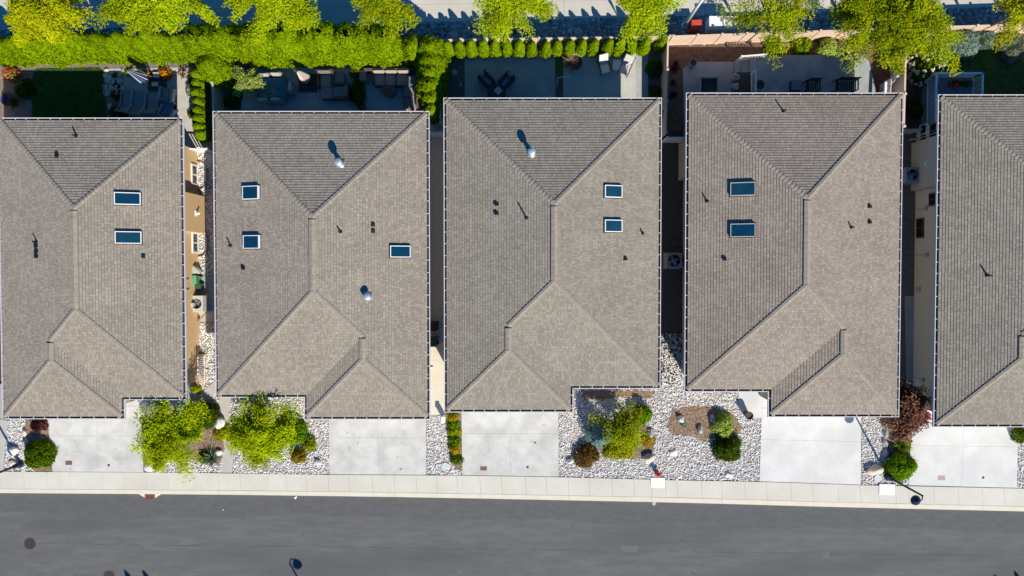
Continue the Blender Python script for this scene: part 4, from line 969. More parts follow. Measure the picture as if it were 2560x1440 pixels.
shrub('shrub', 'low golden ground cover at the right of the stone island', 1618, 1100, .5, .25, G_GOLD, None, 380, .1, 70)
shrub('shrub', 'pale variegated bush on the bark bed', 1811, 1066, .72, 1.0, G_VARI, None, 640, .12, 71)
shrub('round_shrub', 'dark green ball shrub below the pale variegated bush', 1823, 1123, .88, 1.05, G_DARK + [(.09, .15, .01, 3)], None, 560, .12, 72)
shrub('small_plant', 'tiny blue green plant beside the white rock on the bark bed', 1709, 1061, .2, .2, G_BLUE, None, 600, .08, 73, 'plant')
tree(2258, 1020, 1.6, .66, .95, .7, G_WINE2, 'purple leaved maple in the gap between the two right houses', None, 55, 150, 74, L=.15, name='maple')
shrub('barberry', 'dark red shrub at the corner eave above the stepping stones', 2268, 1066, .6, .7, G_WINE, None, 480, .11, 75)
shrub('flower', 'magenta flowering plant by the corner of the rightmost house', 2314, 1040, .24, .35, G_MID, None, 380, .09, 76, 'flower', flowers=FL_PINK, nfl=45)
spiky('ornamental_grass', 'bright green arching grass tuft above the ball shrub', 2256, 1116, .55, .75, [(.16, .24, .02, 3), (.26, .3, .03, 2)], 150, 'grass tuft', None, 77, .028)
shrub('round_shrub', 'bright green ball shrub beside the street lamp', 2260, 1168, .92, 1.2, G_BRIGHT, None, 560, .13, 78)
shrub('shrub', 'bush at the right edge casting shade on the last driveway', 2572, 1085, .65, 1.4, G_MID, None, 400, .13, 79)
for i, (x, y, h_) in enumerate(((2618, 1580, 3.0), (2560, 1575, 2.7), (420, 1545, 2.3), (372, 1540, 2.2))):
    c = P(x, y); evergreen('conifer', ('taller spire beside the far kerb', 'shorter spire beside the far kerb', 'thin spire across the street', 'small spire across the street')[i], 'conifer', [(c.x, c.y, .45, h_)], G_DARK, 160, 'conifers across the street', L=.18, pw=.8, seed=400 + i)
# ------------------------------------------------------------------ back yard plants
shrub('flower_bush', 'red and orange flowering bush at the left edge by the tan fence', 24, 185, .42, .9, G_BRIGHT, None, 420, .11, 81, flowers=FL_RED, nfl=50)
shrub('shrub', 'dark feathery bush beside the lawn at the left edge', 58, 220, .6, .6, G_DARK, None, 380, .12, 82)
t = thing('potted_plant', 'dark plant in a glossy blue bowl near the left edge', 'potted plant', tuple(P(30, 252)))
mb = MB(); mb.lathe(P(30, 252), [(.2, 0), (.36, .3), (.4, .34), (.34, .34), (.3, .2)], 20); mb.build('pot', POTB, t, True)
shrub('', '', 30, 256, .33, .4, G_DARK, None, 420, .1, 83, z0=.3, parent=t)
shrub('marigold', 'orange flower clump left of the black umbrella base', 364, 185, .24, .35, G_MID, 'orange flower clumps by the patio', 400, .08, 84, 'flower', flowers=FL_ORANGE, nfl=26)
shrub('marigold', 'orange flower clump right of the black umbrella base', 413, 184, .32, .4, G_MID, 'orange flower clumps by the patio', 400, .08, 85, 'flower', flowers=FL_ORANGE, nfl=60)
shrub('rose_bush', 'small rose bush with pale blooms in the edged bed', 318, 177, .3, .45, G_BRIGHT, None, 420, .09, 86, flowers=FL_WHITE, nfl=12)
shrub('small_plant', 'low green plant in the gravel bed by the flagstones', 286, 186, .16, .25, G_MID, None, 480, .08, 87, 'plant')
shrub('flower_bush', 'pink dotted flower clump at the path corner', 459, 181, .32, .35, G_MID, None, 420, .09, 88, flowers=[(.7, .45, .55, 1)], nfl=18)
shrub('shrub', 'silvery perennial spilling over the path edge', 476, 212, .38, .5, G_SAGE, None, 380, .1, 89, ry=.75)
shrub('shrub', 'small green bush at the path edge near the eave', 478, 283, .3, .4, G_MID, None, 400, .1, 90)
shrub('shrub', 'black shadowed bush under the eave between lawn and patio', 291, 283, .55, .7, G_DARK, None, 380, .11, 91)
shrub('flower_bush', 'dark bush with red blooms below the flagstones', 287, 238, .3, .5, G_DARK, None, 380, .1, 92, flowers=FL_RED, nfl=8)
tree(613, 206, 1.6, .6, .42, .4, G_SAGE + G_LIME, 'small feathery tree beside the glass dining table', None, 22, 60, 93, L=.11, name='small_tree', spread=(.26, .09, .06))
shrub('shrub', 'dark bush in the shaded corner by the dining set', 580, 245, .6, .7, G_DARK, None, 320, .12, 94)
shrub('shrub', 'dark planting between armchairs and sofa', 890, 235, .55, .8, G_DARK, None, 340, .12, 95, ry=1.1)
shrub('shrub', 'bronze tipped bush at the hedge between armchairs and side table', 888, 180, .38, .9, G_DARK + [(.35, .2, .05, 2)], None, 320, .11, 96)
shrub('shrub', 'round dark shrub at the right end of the middle patio', 1640, 170, .55, .8, G_DARK, None, 380, .11, 97)
shrub('shrub', 'low dark shrub near the tan fence and house corner', 1640, 228, .42, .5, G_DARK, None, 340, .11, 98)
shrub('shrub', 'wispy shrub leaning on the side fence by the eave', 1662, 285, .35, 1.3, G_MID, None, 220, .11, 99)
shrub('shrub', 'yellow green cedar ball hiding the sunlit fence, left of a pair', 1938, 112, .52, 1.1, G_HEDGE, None, 460, .12, 201)
shrub('shrub', 'yellow green cedar ball next to the variegated bush', 2012, 110, .52, 1.1, G_HEDGE, None, 460, .12, 202)
shrub('shrub', 'pale variegated bush at the corner of the slate patio', 2074, 118, .72, 1.1, G_VARI, None, 560, .14, 203)
shrub('hydrangea', 'cream flowering hydrangea under the largest tree', 2118, 135, .6, 1.1, G_MID, None, 320, .13, 204, flowers=FL_WHITE, nfl=45, fsz=.1)
shrub('hydrangea', 'tall white hydrangea left of the railed deck', 2318, 152, 1.05, 1.9, G_MID, None, 480, .16, 205, ry=1.25, flowers=FL_WHITE, nfl=75, fsz=.15)
shrub('juniper', 'silver blue spreading juniper along the far right fence', 2432, 98, 1.75, 1.7, G_BLUE + G_SAGE, None, 480, .22, 206, ry=.9, wide=.3)
shrub('juniper', 'sage grey bush at the right edge behind the dark lawn', 2535, 112, .9, 1.1, G_SAGE + [(.3, .25, .15, 2)], None, 460, .18, 207, wide=.35)
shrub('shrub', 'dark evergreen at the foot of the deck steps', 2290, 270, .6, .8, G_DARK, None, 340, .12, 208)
for i, (x, y, r) in enumerate(((1692, 158, .22), (1688, 170, .3), (1683, 205, .25), (1684, 235, .3))):
    shrub('small_plant', 'dull red seedling in the brown bed, ' + ('nearest the fence corner', 'left of the round pot', 'halfway down the bed', 'nearest the house')[i], x, y, r, .22, G_WINE, 'seedlings in the brown garden bed', 160, .1, 210 + i, 'plant')
# ------------------------------------------------------------------ boulders and stones
def boulder(label, px, py, w_, d_, h, mat=None, rz=0, seed=0, group=None, name='boulder', cat='boulder'):
    p = P(px, py); mb = MB(); mb.rock((p.x, p.y, -.03), (w_, d_, h), rz, seed); o = mb.build(name, mat or STONE, None, False, (p.x, p.y, 0)); return tag(o, label, cat, group)
boulder('large grey boulder on cobbles above the fence corner of the cedar row', 1134, 90, .62, .6, .5, STONEG, 0, 1, 'boulders in the cobble strip')
boulder('large grey boulder on cobbles between two lane trees', 1448, 85, .65, .5, .5, STONEG, .3, 2, 'boulders in the cobble strip')
boulder('round pale boulder on cobbles right of the white cabinets', 2033, 68, .6, .65, .55, STONEG, 0, 3, 'boulders in the cobble strip')
boulder('white boulder beside the ball shrub at the left edge', 36, 1128, .75, .55, .5, STONE, .3, 4)
boulder('small pale stone under the dark red shrub', 65, 1080, .28, .42, .3, STONEB, 0, 5)
boulder('grey stone in the shade of the ball shrub at left', 66, 1104, .4, .4, .3, STONEG, 0, 6)
boulder('big white boulder at the upper end of the concrete path', 550, 1055, .72, .75, .6, STONE, -.4, 7)
boulder('white boulder under the tree at the sidewalk edge', 380, 1166, .8, .55, .4, STONE, .2, 8)
boulder('small white stone beside the yucca', 549, 1130, .4, .42, .3, STONE, 0, 9)
boulder('white stone with a dark shadow right of the golden brown ball shrub', 797, 1155, .45, .3, .35, STONE, -.3, 10)
boulder('pale stone leaning on the rust brown shrub', 1424, 1152, .45, .35, .4, STONE, .6, 11)
boulder('squared beige stone next to the red hydrant', 1622, 1143, .72, .6, .5, STONEB, .4, 12)
boulder('grey log like stone behind the vivid green bush', 1627, 1082, .4, .6, .35, STONEG, .3, 13)
boulder('white stone under the loose olive tree', 1580, 1068, .42, .35, .3, STONE, 0, 14)
boulder('white rock on the bark bed', 1701, 1047, .5, .42, .45, STONE, -.4, 15)
boulder('upright blue grey rock on the bark bed', 1749, 1072, .38, .55, .4, STONEG, .1, 16)
boulder('dark grey rock half under the variegated bush', 1781, 1046, .4, .5, .35, STONEG, .4, 17)
boulder('flat white stone on river stones below the bark bed', 1684, 1132, .5, .45, .22, STONE, .1, 18)
boulder('flat white stone near the sidewalk below the dark ball shrub', 1820, 1186, .6, .38, .22, STONE, -.5, 19)
boulder('big tan boulder by the foot of the street lamp', 2183, 1173, 1.05, .65, .5, STONEB, .15, 20)
for i, (x, y, lb) in enumerate(((2210, 1062, 'topmost'), (2212, 1082, 'second down'), (2211, 1109, 'third down'), (2213, 1133, 'fourth down'), (2222, 1152, 'lowest, by the ball shrub'))):
    boulder('grey edging stone beside the bark bed, ' + lb, x, y, .36, .55, .28, STONEG, random.uniform(-.3, .3), 30 + i, 'edging stones left of the last bark bed', 'edging_stone', 'stone')
boulder('dark leaf shaped stone at the path foot near the left edge', 33, 1158, .4, .4, .3, STONEB, 0, 24)
boulder('pale stone on dark soil left of the fire table patio', 1136, 182, .45, .4, .35, STONEG, .3, 25)
boulder('small pale stone near the house on dark soil', 1152, 212, .2, .25, .16, STONEG, 0, 26)
boulder('rounded stone on the raised bed beside the steps, far one', 1836, 198, .55, .5, .85, POTC, 0, 27)
boulder('rounded stone on the raised bed beside the steps, near one', 1834, 222, .5, .48, .85, POTC, 1, 28)
boulder('white upright stone in the dark soil between lawn and patio', 277, 268, .2, .4, .3, STONE, -.2, 29)
for i, (x, y, lb) in enumerate(((268, 178, 'by the hedge'), (266, 189, 'at the lawn corner'), (274, 194, 'nearest the flagstones'))):
    boulder('pale edging rock of the gravel bed, ' + lb, x, y, .35, .3, .2, STONEB, 0, 40 + i, 'edging rocks of the gravel bed', 'edging_stone', 'stone')
FLS = [(270, 200, 'topmost'), (284, 206, 'upper middle'), (298, 203, 'upper right'), (264, 218, 'left, by the lawn'), (278, 219, 'centre'), (293, 217, 'right of centre'), (303, 222, 'right, by the patio'), (267, 232, 'lower left'), (299, 232, 'lower right')]
for i, (x, y, lb) in enumerate(FLS):
    rs = np.random.default_rng(300 + i); c = P(x, y); mb = MB(); n = 7
    mb.prism([(c.x + .22 * math.cos(k * 6.283 / n) * rs.uniform(.8, 1.25), c.y + .2 * math.sin(k * 6.283 / n) * rs.uniform(.8, 1.25)) for k in range(n)], -.02, .05)
    tag(mb.build('flagstone', FLAG), 'blue grey flagstone between lawn and patio, ' + lb, 'flagstone', 'flagstones between lawn and patio')
# ------------------------------------------------------------------ furniture
def fr(px, py, deg, z=0.0):
    p = P(px, py, z); return p, Matrix.Translation(p) @ Matrix.Rotation(R(deg), 4, 'Z')
def armchair(label, px, py, deg, w_=.85, d_=.85, frame=None, cush=None, group=None, z=.04, name='armchair', hb=.75, arms=True, L=None, hs=.4, cat='armchair'):
    """seat faces local -y, back at +y"""
    p, T = fr(px, py, deg, z); t = thing(name, label, cat, tuple(p), group); fm, cm = frame or WICKER, cush or CUSH
    mb = MB(T); mb.cushion((0, -.03, hs), (w_ - (.3 if arms else .06), d_ - .14, .15)); mb.build('seat', cm, t)
    mb = MB(T); mb.cushion((0, d_ / 2 - .1, hs + (hb - hs) / 2 + .05), (w_ - (.24 if arms else .06), .16, hb - hs + .12)); mb.build('backrest', cm, t)
    mb = MB(T); mb.box((0, 0, hs - .14), (w_ - .06, d_ - .04, .12))
    for sx in (-1, 1):
        for sy in (-1, 1): mb.box((sx * (w_ / 2 - .06), sy * (d_ / 2 - .06), (hs - .2) / 2), (.06, .06, hs - .2))
    mb.box((0, d_ / 2 - .02, hb / 2 + .1), (w_ - .02, .04, hb - .25)); mb.build('frame', fm, t)
    if arms:
        for sx in (-1, 1):
            mb = MB(T); mb.cushion((sx * (w_ / 2 - .07), -.01, hs + .06), (.13, d_ - .08, .32), 0, .2); mb.build('armrest', fm, t)
    return t
def lounger(label, px, py, deg, w_=.7, l_=1.45, group=None):
    p, T = fr(px, py, deg, .04); t = thing('lounge_chair', label, 'lounge chair', tuple(p), group)
    mb = MB(T); mb.box((0, -.15, .32), (w_ - .1, l_ - .4, .06)); mb.build('seat', CUSHT, t)
    mb = MB(T); ax = (Vector((1, 0, 0)), Vector((0, .55, .835)), Vector((0, -.835, .55))); mb.box((0, l_ / 2 - .2, .62), (w_ - .1, .75, .05), ax=ax); mb.build('backrest', CUSHT, t)
    mb = MB(T)
    for sx in (-1, 1): mb.tube([(sx * w_ / 2, -l_ / 2, .05), (sx * w_ / 2, -l_ / 2 + .1, .5), (sx * w_ / 2, .2, .55), (sx * w_ / 2, l_ / 2, .95)], .025); mb.tube([(sx * w_ / 2, .3, .5), (sx * w_ / 2, l_ / 2 - .1, .02)], .022)
    mb.build('frame', M('alu', (.3, .34, .38), rough=.4), t)
LG = 'lounge chairs on the left patio'
lounger('reclined lounge chair nearest the lawn on the left patio', 328, 258, 176, .62, 1.35, LG)
lounger('widest lounge chair in the middle of the left patio', 356, 262, 172, .8, 1.45, LG)
lounger('lounge chair right of the widest one on the left patio', 390, 264, 180, .7, 1.25, LG)
armchair('armchair at the right edge of the left patio facing the umbrella base', 426, 242, 172, .8, .85, M('alu'), CUSHT, 'armchairs on the left patio')
armchair('armchair half under the eave on the left patio', 425, 286, 150, .8, .8, M('alu'), CUSHT, 'armchairs on the left patio')
t = thing('side_table', 'small round table between the two armchairs on the left patio', 'table', tuple(P(432, 267)))
mb = MB(); mb.lathe(P(432, 267, .04), [(.28, .42), (.3, .44), (.28, .46)], 18); mb.build('tabletop', CUSHT, t); mb = MB(); mb.lathe(P(432, 267, .04), [(.2, 0), (.04, .03), (.04, .42)], 12); mb.build('leg', DARK, t)
def umbrella(label, base, can, top, m1, m2, stripes=True, plate=1.0, h=2.1):
    p = P(*base); t = thing('cantilever_umbrella', label, 'umbrella', tuple(p))
    mb = MB(); mb.box((p.x, p.y, .09), (plate, plate, .1)); mb.build('base_plate', DARK, t)
    mp = P(*top); mb = MB(); mb.tube([(mp.x, mp.y, .1), (mp.x, mp.y, h)], .04); cc = P(*can); mb.tube([(mp.x, mp.y, h), (cc.x, cc.y, h + .15)], .03); mb.build('mast', M('mast_grey', (.1, .1, .11), rough=.4), t)
    # folded canopy: star shaped bundle hanging from the arm
    n = 16; pr = [(.03, h + .1), (.10, h - .15), (.17, h - .7), (.24, h - 1.3), (.2, h - 1.42)]
    for ph, mm in ((0, m1), (1, m2)):
        mb = MB()
        for k in range(n):
            if (k % 2) != ph: continue
            a0, a1, am = 2 * math.pi * k / n, 2 * math.pi * (k + 1) / n, 2 * math.pi * (k + .5) / n
            for (r0, z0), (r1, z1) in zip(pr, pr[1:]):
                q = lambda a, r, z: (cc.x + r * math.cos(a), cc.y + r * math.sin(a), z)
                mb.add([q(a0, r0 * .6, z0), q(am, r0 * 1.25, z0), q(a1, r0 * .6, z0), q(a0, r1 * .6, z1), q(am, r1 * 1.25, z1), q(a1, r1 * .6, z1)], [(3, 4, 1, 0), (4, 5, 2, 1)])
        mb.build('canopy', mm, t)
umbrella('closed blue and white striped umbrella on a black base plate', (395, 206), (375, 206), (388, 197), M('stripe_blue', (.03, .06, .22), rough=.8), M('stripe_white', (.6, .62, .68), rough=.8))
umbrella('closed pale pink umbrella on a black base plate by the second hedge', (771, 208), (774, 206), (762, 200), M('canopy_pale', (.72, .62, .58), rough=.8), M('canopy_pale2', (.62, .54, .52), rough=.8))
for (x, y, lb, w_, d_) in ((395, 190, 'cream tile shelf on the sunny edge of the umbrella base', .36, .3), (392, 213, 'grey slab resting on the black umbrella base', .36, .22)):
    p = P(x, y); mb = MB(); mb.cushion((p.x, p.y, .19), (w_, d_, .09), 0, .15); tag(mb.build('slab', M('slab_cream', (.55, .53, .45), (.6, .58, .5), 5)), lb, 'slab')
# dining set
t = thing('dining_table', 'rectangular glass dining table', 'table', tuple(P(690, 228)))
p, T = fr(690, 228, 0, .035); mb = MB(T); mb.cushion((0, 0, .73), (1.65, 1.05, .02), 0, .3); mb.build('tabletop', TGLASS, t)
mb = MB(T)
for sx in (-1, 1):
    for sy in (-1, 1): mb.box((sx * .72, sy * .42, .36), (.05, .05, .7))
mb.box((0, .48, .7), (1.6, .04, .04)); mb.box((0, -.48, .7), (1.6, .04, .04)); mb.build('frame', M('alu'), t)
PALE = M('sling_pale', (.45, .43, .4), (.5, .48, .45), 8)
for x, y, dg, lb in ((674, 209, 0, 'far left side'), (703, 207, 0, 'far right side'), (672, 249, 180, 'near left side'), (703, 248, 180, 'near right side'), (728, 228, -90, 'right end')):
    armchair('sling dining chair at the %s of the glass table' % lb, x, y, dg, .6, .68, M('alu'), PALE, 'dining chairs round the glass table', .035, 'dining_chair', .98, False, cat='chair')
WG = 'brown wicker armchairs'
armchair('brown wicker armchair backing on the hedge', 820, 205, 0, .95, .95, WICKER, CUSH, WG, hb=.8)
armchair('brown wicker armchair nearest the house', 856, 234, -90, .95, .95, WICKER, CUSH, WG, hb=.7)
def ottoman(label, px, py, w_, d_, z=.035):
    p, T = fr(px, py, 0, z); t = thing('ottoman', label, 'ottoman', tuple(p)); mb = MB(T); mb.box((0, 0, .17), (w_ - .04, d_ - .04, .3)); mb.build('base', WICKER, t); mb = MB(T); mb.cushion((0, 0, .38), (w_, d_, .13)); mb.build('cushion', CUSH, t)
ottoman('square ottoman by the hedge beside the wicker armchair', 850, 202, .72, .62); ottoman('square ottoman nearest the umbrella base', 822, 236, .72, .72)
p, T = fr(912, 196, 0, .035); t = thing('side_table', 'small square side table half in sun left of the corner sofa', 'table', tuple(p))
mb = MB(T); mb.box((0, 0, .45), (.46, .58, .04)); mb.build('tabletop', WICKER, t); mb = MB(T); [mb.box((sx * .19, sy * .25, .21), (.05, .05, .42)) for sx in (-1, 1) for sy in (-1, 1)]; mb.build('leg', WICKER, t); mb = MB(T); mb.box((0, 0, .476), (.34, .42, .01)); mb.build('inlay', CUSH, t)
p, T = fr(985, 205, 0, .035); t = thing('corner_sofa', 'brown L shaped corner sofa with grey cushions', 'sofa', tuple(p))
mb = MB(T); mb.box((-.25, .1, .17), (1.6, .85, .26)); mb.box((.95, -.45, .17), (.78, 2.0, .26)); mb.box((-.1, .53, .38), (2.9, .1, .62)); mb.box((1.38, -.45, .38), (.1, 2.1, .62)); mb.box((-1.08, .15, .3), (.1, .75, .5)); mb.build('base', WICKER, t)
for k in range(3):
    mb = MB(T); mb.cushion((-.75 + .62 * k if k < 2 else .52, .05, .38), (.6, .75, .15)); mb.build('seat_cushion', CUSH, t)
    mb = MB(T); mb.cushion((-.72 + .68 * k, .4, .64), (.66, .17, .36)); mb.build('back_cushion', M('cushion_tan', (.42, .36, .33), (.46, .4, .36), 9), t)
for k in range(3): mb = MB(T); mb.cushion((.97, -.05 - .62 * k, .375), (.68, .6, .145)); mb.build('seat_cushion', CUSH, t)
t = thing('coffee_table', 'round coffee table inside the corner sofa', 'table', tuple(P(975, 230))); mb = MB(); mb.lathe(P(975, 230, .035), [(.38, .36), (.4, .38), (.4, .43), (.38, .45)], 28); mb.build('tabletop', WICKER, t); mb = MB(); mb.lathe(P(975, 230, .035), [(.34, 0), (.34, .355)], 24); mb.build('base', WICKER, t)
# middle yard
armchair('patio chair left of the octagonal fire table', 1217, 205, 45, .62, .8, DARK, CUSHT, 'chairs by the fire table', hb=.9, arms=True)
armchair('patio chair right of the octagonal fire table', 1266, 207, -42, .62, .8, DARK, CUSHT, 'chairs by the fire table', hb=.9, arms=True)
t = thing('fire_table', 'octagonal dark fire table half under the eave', 'table', tuple(P(1242, 238))); p, T = fr(1242, 238, 22.5, .035)
mb = MB(T); mb.lathe((0, 0, 0), [(.35, 0), (.35, .5), (.55, .55), (.55, .6)], 8); mb.build('base', DARK, t); mb = MB(T); mb.box((.12, .06, .615), (.36, .36, .02), R(22.5)); mb.build('burner_cover', M('tile_pale', (.42, .44, .44), rough=.7), t)
def adirondack(label, px, py, deg):
    p, T = fr(px, py, deg, .036); t = thing('sling_chair', label, 'chair', tuple(p), 'white chairs at the slatted table'); SL = M('sling_white', (.55, .53, .5), (.6, .58, .55), 10)
    mb = MB(T); ax = (Vector((1, 0, 0)), Vector((0, .98, -.17)), Vector((0, .17, .98))); mb.box((0, -.16, .38), (.5, .6, .03), ax=ax); mb.build('seat', SL, t)
    mb = MB(T); ax = (Vector((1, 0, 0)), Vector((0, .42, .91)), Vector((0, -.91, .42))); mb.box((0, .26, .72), (.5, .78, .03), ax=ax); mb.build('backrest', SL, t)
    mb = MB(T)
    for sx in (-1, 1): mb.tube([(sx * .28, -.42, 0), (sx * .28, -.4, .55), (sx * .28, .25, .6)], .02); mb.tube([(sx * .27, -.44, .42), (sx * .27, .12, .34), (sx * .27, .44, 1.08)], .022); mb.tube([(sx * .28, .2, .35), (sx * .28, .42, 0)], .02)
    mb.build('frame', DARK, t)
adirondack('white sling chair left of the small slatted table', 1508, 168, 14); adirondack('white sling chair right of the small slatted table', 1562, 171, -22)
t = thing('slatted_table', 'small white slatted table between two white chairs', 'table', tuple(P(1540, 168))); p, T = fr(1540, 168, 0, .036)
mb = MB(T); [mb.box((0, -.24 + .08 * k, .45), (.46, .06, .025)) for k in range(7)]; mb.build('tabletop', WHITE, t); mb = MB(T); [mb.box((sx * .19, sy * .22, .21), (.04, .04, .43)) for sx in (-1, 1) for sy in (-1, 1)]; mb.build('leg', WHITE, t)
def pot(label, px, py, r, h, mat, soil=True, plant=None, z=0.0, group=None):
    p = P(px, py, z); t = thing('plant_pot', label, 'pot', tuple(p), group)
    mb = MB(); mb.lathe(p, [(r * .72, 0), (r * .95, h * .8), (r, h * .9), (r, h), (r * .88, h), (r * .86, h * .86)], 24); mb.build('pot', mat, t, False)
    mb = MB(); mb.lathe(p, [(r * .86, h * .8), (r * .86, h * .88)], 20); mb.build('soil', SOIL, t)
    return t, p
t, p = pot('round grey planter with dry tan grass by the cedar row', 1436, 160, .5, .35, POTC, z=.036); spiky('', '', 1424, 158, .55, .7, G_TAN, 70, parent=t, z0=.3, W=.02)
pot('small round pot on the brown garden bed', 1728, 163, .22, .5, POTC); pot('big round pot at the foot of the near stair railing', 1892, 218, .3, .55, POTC, z=.55)
pot('dark round pot on the white porch slab', 1865, 1034, .22, .6, POTD, z=.05)
t, p = pot('pot of red flowers on the railed deck', 2388, 212, .18, .3, POTD, z=DZ); shrub('', '', 2386, 208, .28, .4, G_DARK, None, 380, .1, 221, z0=DZ + .25, parent=t, flowers=FL_RED, nfl=14)
t, p = pot('pot of dark foliage in the right corner of the railed deck', 2416, 212, .18, .3, POTD, z=DZ); shrub('', '', 2414, 208, .26, .4, G_DARK, None, 380, .1, 222, z0=DZ + .25, parent=t)
t = thing('planter_box', 'rectangular two compartment planter frame on the lower patio', 'planter', tuple(P(1766, 226))); a, b = P(1745, 200), P(1788, 275)
mb = MB()
for y_ in (a.y, (a.y + b.y) / 2, b.y): mb.box(((a.x + b.x) / 2, y_, .3), (b.x - a.x + .05, .05, .6))
for x_ in (a.x, b.x): mb.box((x_, (a.y + b.y) / 2, .3), (.05, a.y - b.y - .051, .598))
mb.build('frame', M('planter_grey', (.4, .4, .4), rough=.7), t); mb = MB(); mb.box(((a.x + b.x) / 2, (a.y + b.y) / 2, .15), (b.x - a.x - .06, a.y - b.y - .06, .3)); mb.build('soil', SOIL, t)
BLK = M('black_slats', (.015, .015, .018), rough=.6)
def slat_chair(label, px, py, deg, w_=.7):
    p, T = fr(px, py, deg, .55); t = thing('slat_chair', label, 'chair', tuple(p), 'dark slatted seats on the slate patio'); n = int(w_ / .1)
    mb = MB(T); [mb.box((-w_ / 2 + .05 + k * (w_ - .1) / (n - 1), -.05, .4), (.07, .55, .025)) for k in range(n)]; mb.build('seat', BLK, t)
    mb = MB(T); [mb.box((-w_ / 2 + .05 + k * (w_ - .1) / (n - 1), .26, .7), (.07, .025, .6)) for k in range(n)]; mb.box((0, .27, 1.0), (w_, .04, .05)); mb.build('backrest', BLK, t)
    mb = MB(T); [mb.box((sx * (w_ / 2), sy * .27, .3), (.05, .05, .6)) for sx in (-1, 1) for sy in (-1, 1)]; [mb.box((sx * (w_ / 2), 0, .61), (.07, .6, .03)) for sx in (-1, 1)]; mb.build('frame', BLK, t)
slat_chair('dark slatted chair left on the slate patio', 2022, 220, 0, .7); slat_chair('wide dark slatted bench right on the slate patio', 2106, 218, 0, 1.15)
p, T = fr(1984, 218, 0, .55); t = thing('storage_box', 'low grey box left of the dark slatted chair', 'box', tuple(p)); mb = MB(T); mb.box((0, 0, .2), (.52, .5, .4)); mb.build('body', DARK, t); mb = MB(T); mb.cushion((0, 0, .43), (.56, .54, .07)); mb.build('lid', CUSHT, t)

# ------------------------------------------------------------------ utility and street things
def bin_(label, px, py, w_, d_, h, mat, group=None):
    p = P(px, py, .022); t = thing('wheelie_bin', label, 'bin', tuple(p), group); mb = MB(); 
    a = w_ / 2; b = d_ / 2
    mb.add([(p.x + sx * a * k, p.y + sy * b * k, z) for k, z in ((.8, .08), (1, h)) for sx, sy in ((-1, -1), (1, -1), (1, 1), (-1, 1))], [(3, 2, 1, 0), (4, 5, 6, 7), (0, 1, 5, 4), (1, 2, 6, 5), (2, 3, 7, 6), (3, 0, 4, 7)]); mb.build('body', mat, t)
    mb = MB(); mb.cushion((p.x, p.y, h + .035), (w_ + .05, d_ + .05, .06), 0, .25); mb.box((p.x, p.y, h + .07), (w_ * .55, d_ * .5, .03)); mb.build('lid', mat, t)
    mb = MB(); mb.tube([(p.x + a + .04, p.y - b * .7, h - .04), (p.x + a + .04, p.y + b * .7, h - .04)], .018); mb.build('handle', DARK, t)
    for sy in (-1, 1): mb = MB(Matrix.Translation((p.x + a * .7, p.y + sy * b * .75, .1)) @ Matrix.Rotation(R(90), 4, 'X')); mb.lathe((0, 0, -.03), [(.1, 0), (.1, .06)], 14); mb.build('wheel', DARK, t)
bin_('light green wheeled bin against the tan wall', 496, 699, .5, .45, .85, GREENP, 'bins by the tan wall'); bin_('dark green small bin beside the light green one', 503, 714, .36, .28, .5, DGREENP, 'bins by the tan wall')
t = thing('rain_barrel', 'round pale green lidded barrel against the tan wall', 'barrel', tuple(P(496, 676))); mb = MB(); mb.lathe(P(496, 676), [(.22, 0), (.26, .3), (.24, .75)], 20); mb.build('body', POTC, t, True); mb = MB(); mb.lathe(P(496, 676), [(.27, .75), (.27, .79), (.2, .82)], 20); mb.build('lid', M('barrel_lid', (.4, .45, .38), rough=.6), t)
bin_('black wheeled bin against the wall in the narrow passage, upper', 1086, 812, .5, .5, 1.0, DARK, 'bins in the narrow passage'); bin_('dark green wheeled bin in the narrow passage, lower', 1086, 850, .5, .5, 1.0, DGREENP, 'bins in the narrow passage')
